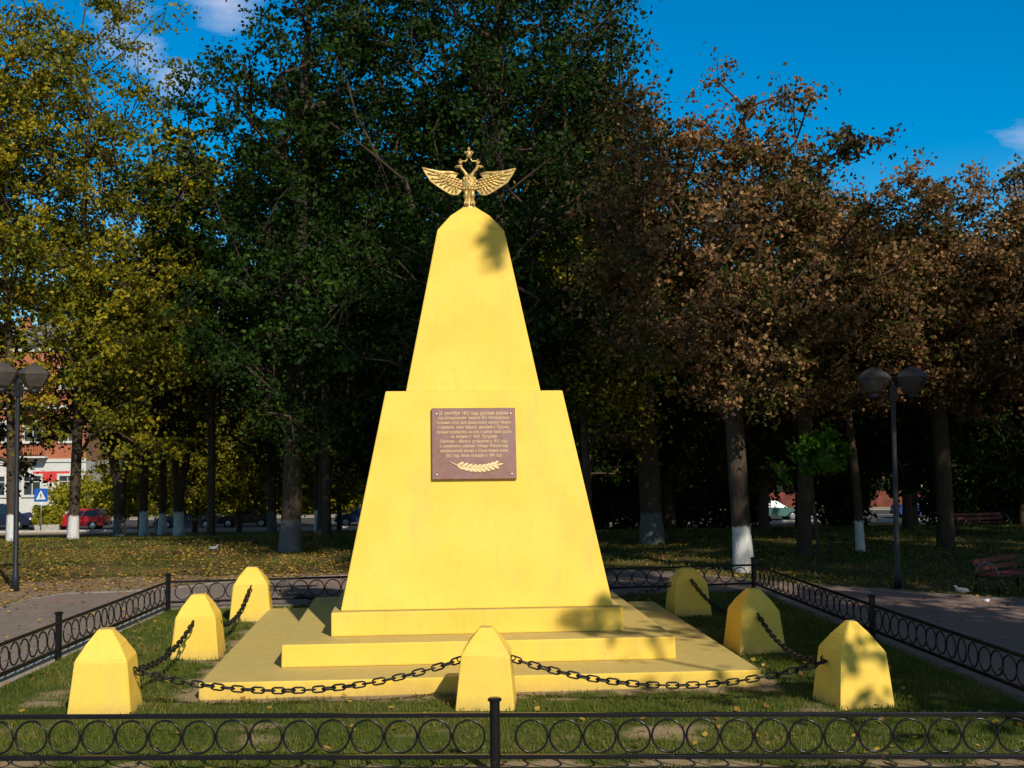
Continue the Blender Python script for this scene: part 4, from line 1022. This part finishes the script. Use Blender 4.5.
b = B(); b.lathe([(.38, 0), (.40, .01), (.40, .03), (.38, .04)], (0, 0, 0), 24); o = b.done('sign_disc', M_WHT, t_); o.rotation_euler = (R(90), 0, 0); o.location = (0, -.03, 2.25)
# planter with hedge
t_ = thing('hedge_planter', 'yellow green clipped bush in a pale planter left of the red car', 'planter', (-24.9, 83.6, -2.09))
b = B(); b.loft([sq(.75, 0, 0, 0, .4), sq(.85, .45, 0, 0, .45)]); b.done('planter_box', M_CONC, t_)
rs5 = np.random.RandomState(4); N = 2600; Pn = rs5.uniform(-1, 1, (N, 3)) * np.array([.95, .5, .62]) + np.array([0, 0, 1.05]); v = rs5.normal(size=(N, 3)) * .07; w_ = rs5.normal(size=(N, 3)) * .05
o = link('bush', quads_mesh('bush', np.stack([Pn - v, Pn - w_, Pn + v, Pn + w_], 1), rs5.uniform(.3, 1, N)), L_FAR, t_)

# ------------------------------------------------------------------ buildings
n = NT('red_brick'); br = n.n('ShaderNodeTexBrick'); br.inputs['Scale'].default_value = 1; br.inputs['Brick Width'].default_value = .26; br.inputs['Row Height'].default_value = .08; br.inputs['Mortar Size'].default_value = .008
br.inputs['Color1'].default_value = (.50, .13, .045, 1); br.inputs['Color2'].default_value = (.40, .095, .035, 1); br.inputs['Mortar'].default_value = (.4, .28, .2, 1)
mpn = n.n('ShaderNodeMapping'); mpn.inputs['Rotation'].default_value = (R(90), 0, 0); n.l(n.obj(), mpn.inputs[0]); n.l(mpn.outputs[0], br.inputs['Vector'])
M_BRICK = n.set(n.mix(n.rng(n.noise(.7, 6), .3, .7, 0, .4), br.outputs[0], (.30, .08, .03)), .9, 0, .2)
M_PLAST = plain('white_plaster', (.62, .60, .55), .85); M_CREAM = plain('cream_plaster', (.62, .48, .26), .85, var=.2, sc_=1); M_ROOF = plain('grey_sheet_roof', (.30, .30, .31), .5, .3)
M_GL = plain('window_glass', (.03, .04, .05), .08, 0, .8); M_RED = plain('red_awning_cloth', (.60, .04, .03), .7); M_DOOR = plain('brown_door', (.10, .06, .04), .6)
def window(parent, x, y, z, w_, h_):
    b = B()
    for (cx_, cz_, dx, dz) in ((0, h_ / 2, w_ + .36, .2), (0, -h_ / 2, w_ + .36, .2), (-w_ / 2 - .08, 0, .2, h_ - .21), (w_ / 2 + .08, 0, .2, h_ - .21)):
        b.box((x + cx_, y - .07, z + cz_), (dx, .16, dz))
    b.box((x, y - .03, z), (.07, .07, h_ - .22)); b.box((x + 0, y - .026, z + h_ * .18), (w_ - .05, .05, .06))
    f = b.done('window_frame', M_PLAST, parent)
    b = B(); b.box((x, y - .01, z), (w_ - .03, .03, h_ - .21)); b.done('window_pane', M_GL, f)
def building(name, label, x, y, z, W, D, floors, fh, wall, base, nwin, balc=(), awning=None, roof_h=2.4):
    t_ = thing(name, label, 'building', (x, y, z))
    H = floors * fh + .8
    b = B(); b.box((0, D / 2, fh / 2 - .2), (W + .1, D + .1, fh + .4)); b.done('ground_floor_wall', base, t_)
    b = B(); b.box((0, D / 2, (H + fh) / 2), (W, D, H - fh - .01)); b.done('wall', wall, t_)
    b = B()
    for k in range(1, floors + 1): b.box((0, -.06, k * fh + (.06 if k < floors else .5)), (W + .2, .2, .28 if k < floors else .5))
    b.done('cornice', M_PLAST, t_)
    b = B(); b.loft([[(-W / 2 - .5, -.5, H), (W / 2 + .5, -.5, H), (W / 2 + .5, D + .5, H), (-W / 2 - .5, D + .5, H)], [(-W / 2 + 3, D / 2 - .1, H + roof_h), (W / 2 - 3, D / 2 - .1, H + roof_h), (W / 2 - 3, D / 2 + .1, H + roof_h), (-W / 2 + 3, D / 2 + .1, H + roof_h)]])
    rf = b.done('roof', M_ROOF, t_)
    for k in range(2):
        b = B(); b.box((-W / 4 + k * W / 2, D / 2 - 1.5, H + roof_h * .8), (.9, .7, 1.8)); b.done('chimney', wall, rf)
    for k in range(nwin):
        wx = -W / 2 + (k + .5) * W / nwin
        for fl in range(floors):
            if fl == 0 and k == nwin // 2: continue
            window(t_, wx, -.05 if fl == 0 else 0, fl * fh + fh * .55, 1.35, 1.75)
    wx = -W / 2 + (nwin // 2 + .5) * W / nwin
    b = B(); b.box((wx, -.06, 1.15), (1.4, .08, 2.3), None, .01); b.done('door', M_DOOR, t_)
    for (k, fl) in balc:
        bx = -W / 2 + (k + .5) * W / nwin; bz = fl * fh + .35
        b = B(); b.box((bx, -.6, bz), (2.6, 1.0, .15)); bl = b.done('balcony', M_PLAST, t_)
        b = B(); b.box((bx, -1.06, bz + 1.0), (2.6, .04, .05)); 
        for q in range(15): b.box((bx - 1.25 + q * .178, -1.06, bz + .53), (.03, .03, .9))
        b.done('balcony_railing', M_IRON, bl)
    if awning is not None:
        b = B(); b.prism([(0, 0), (.0, .9), (-1.1, .35), (-1.1, 0)], 3.0, Matrix.Translation((awning, -.06, 2.75)) @ Matrix.Rotation(R(90), 4, 'Z') @ Matrix.Scale(-1, 4, (1, 0, 0))); b.done('awning', M_RED, t_)
    return t_
building('brick_building', 'three storey red brick building with white window surrounds behind the left trees', -41.0, 104, -2.0, 26, 12, 3, 4.5, M_BRICK, M_PLAST, 9, balc=[(7, 1), (7, 2), (3, 2)], awning=10.2)
building('cream_building', 'low cream plastered building glimpsed behind the trees on the right', 36, 128, -2.0, 60, 12, 2, 3.8, M_CREAM, M_CREAM, 18)
# low brick wall in front of the cream building
t_ = thing('brick_wall', 'low shade toned red brick wall behind the blue car on the right', 'wall', (35, 100, -2.1))
M_DBRICK = plain('shade_toned_red_brick', (.15, .045, .03), .9, 0, .2, .3, 2)  # red brick darkened in its colour for the shade over the wall
b = B(); b.box((0, 0, .7), (44, .3, 1.4)); b.done('wall_panel', M_DBRICK, t_)
for k in range(12):
    b = B(); b.box((-22 + k * 4, 0, .8), (.5, .5, 1.6)); b.box((-22 + k * 4, 0, 1.64), (.6, .6, .1)); b.done('wall_pillar', M_DBRICK, t_)
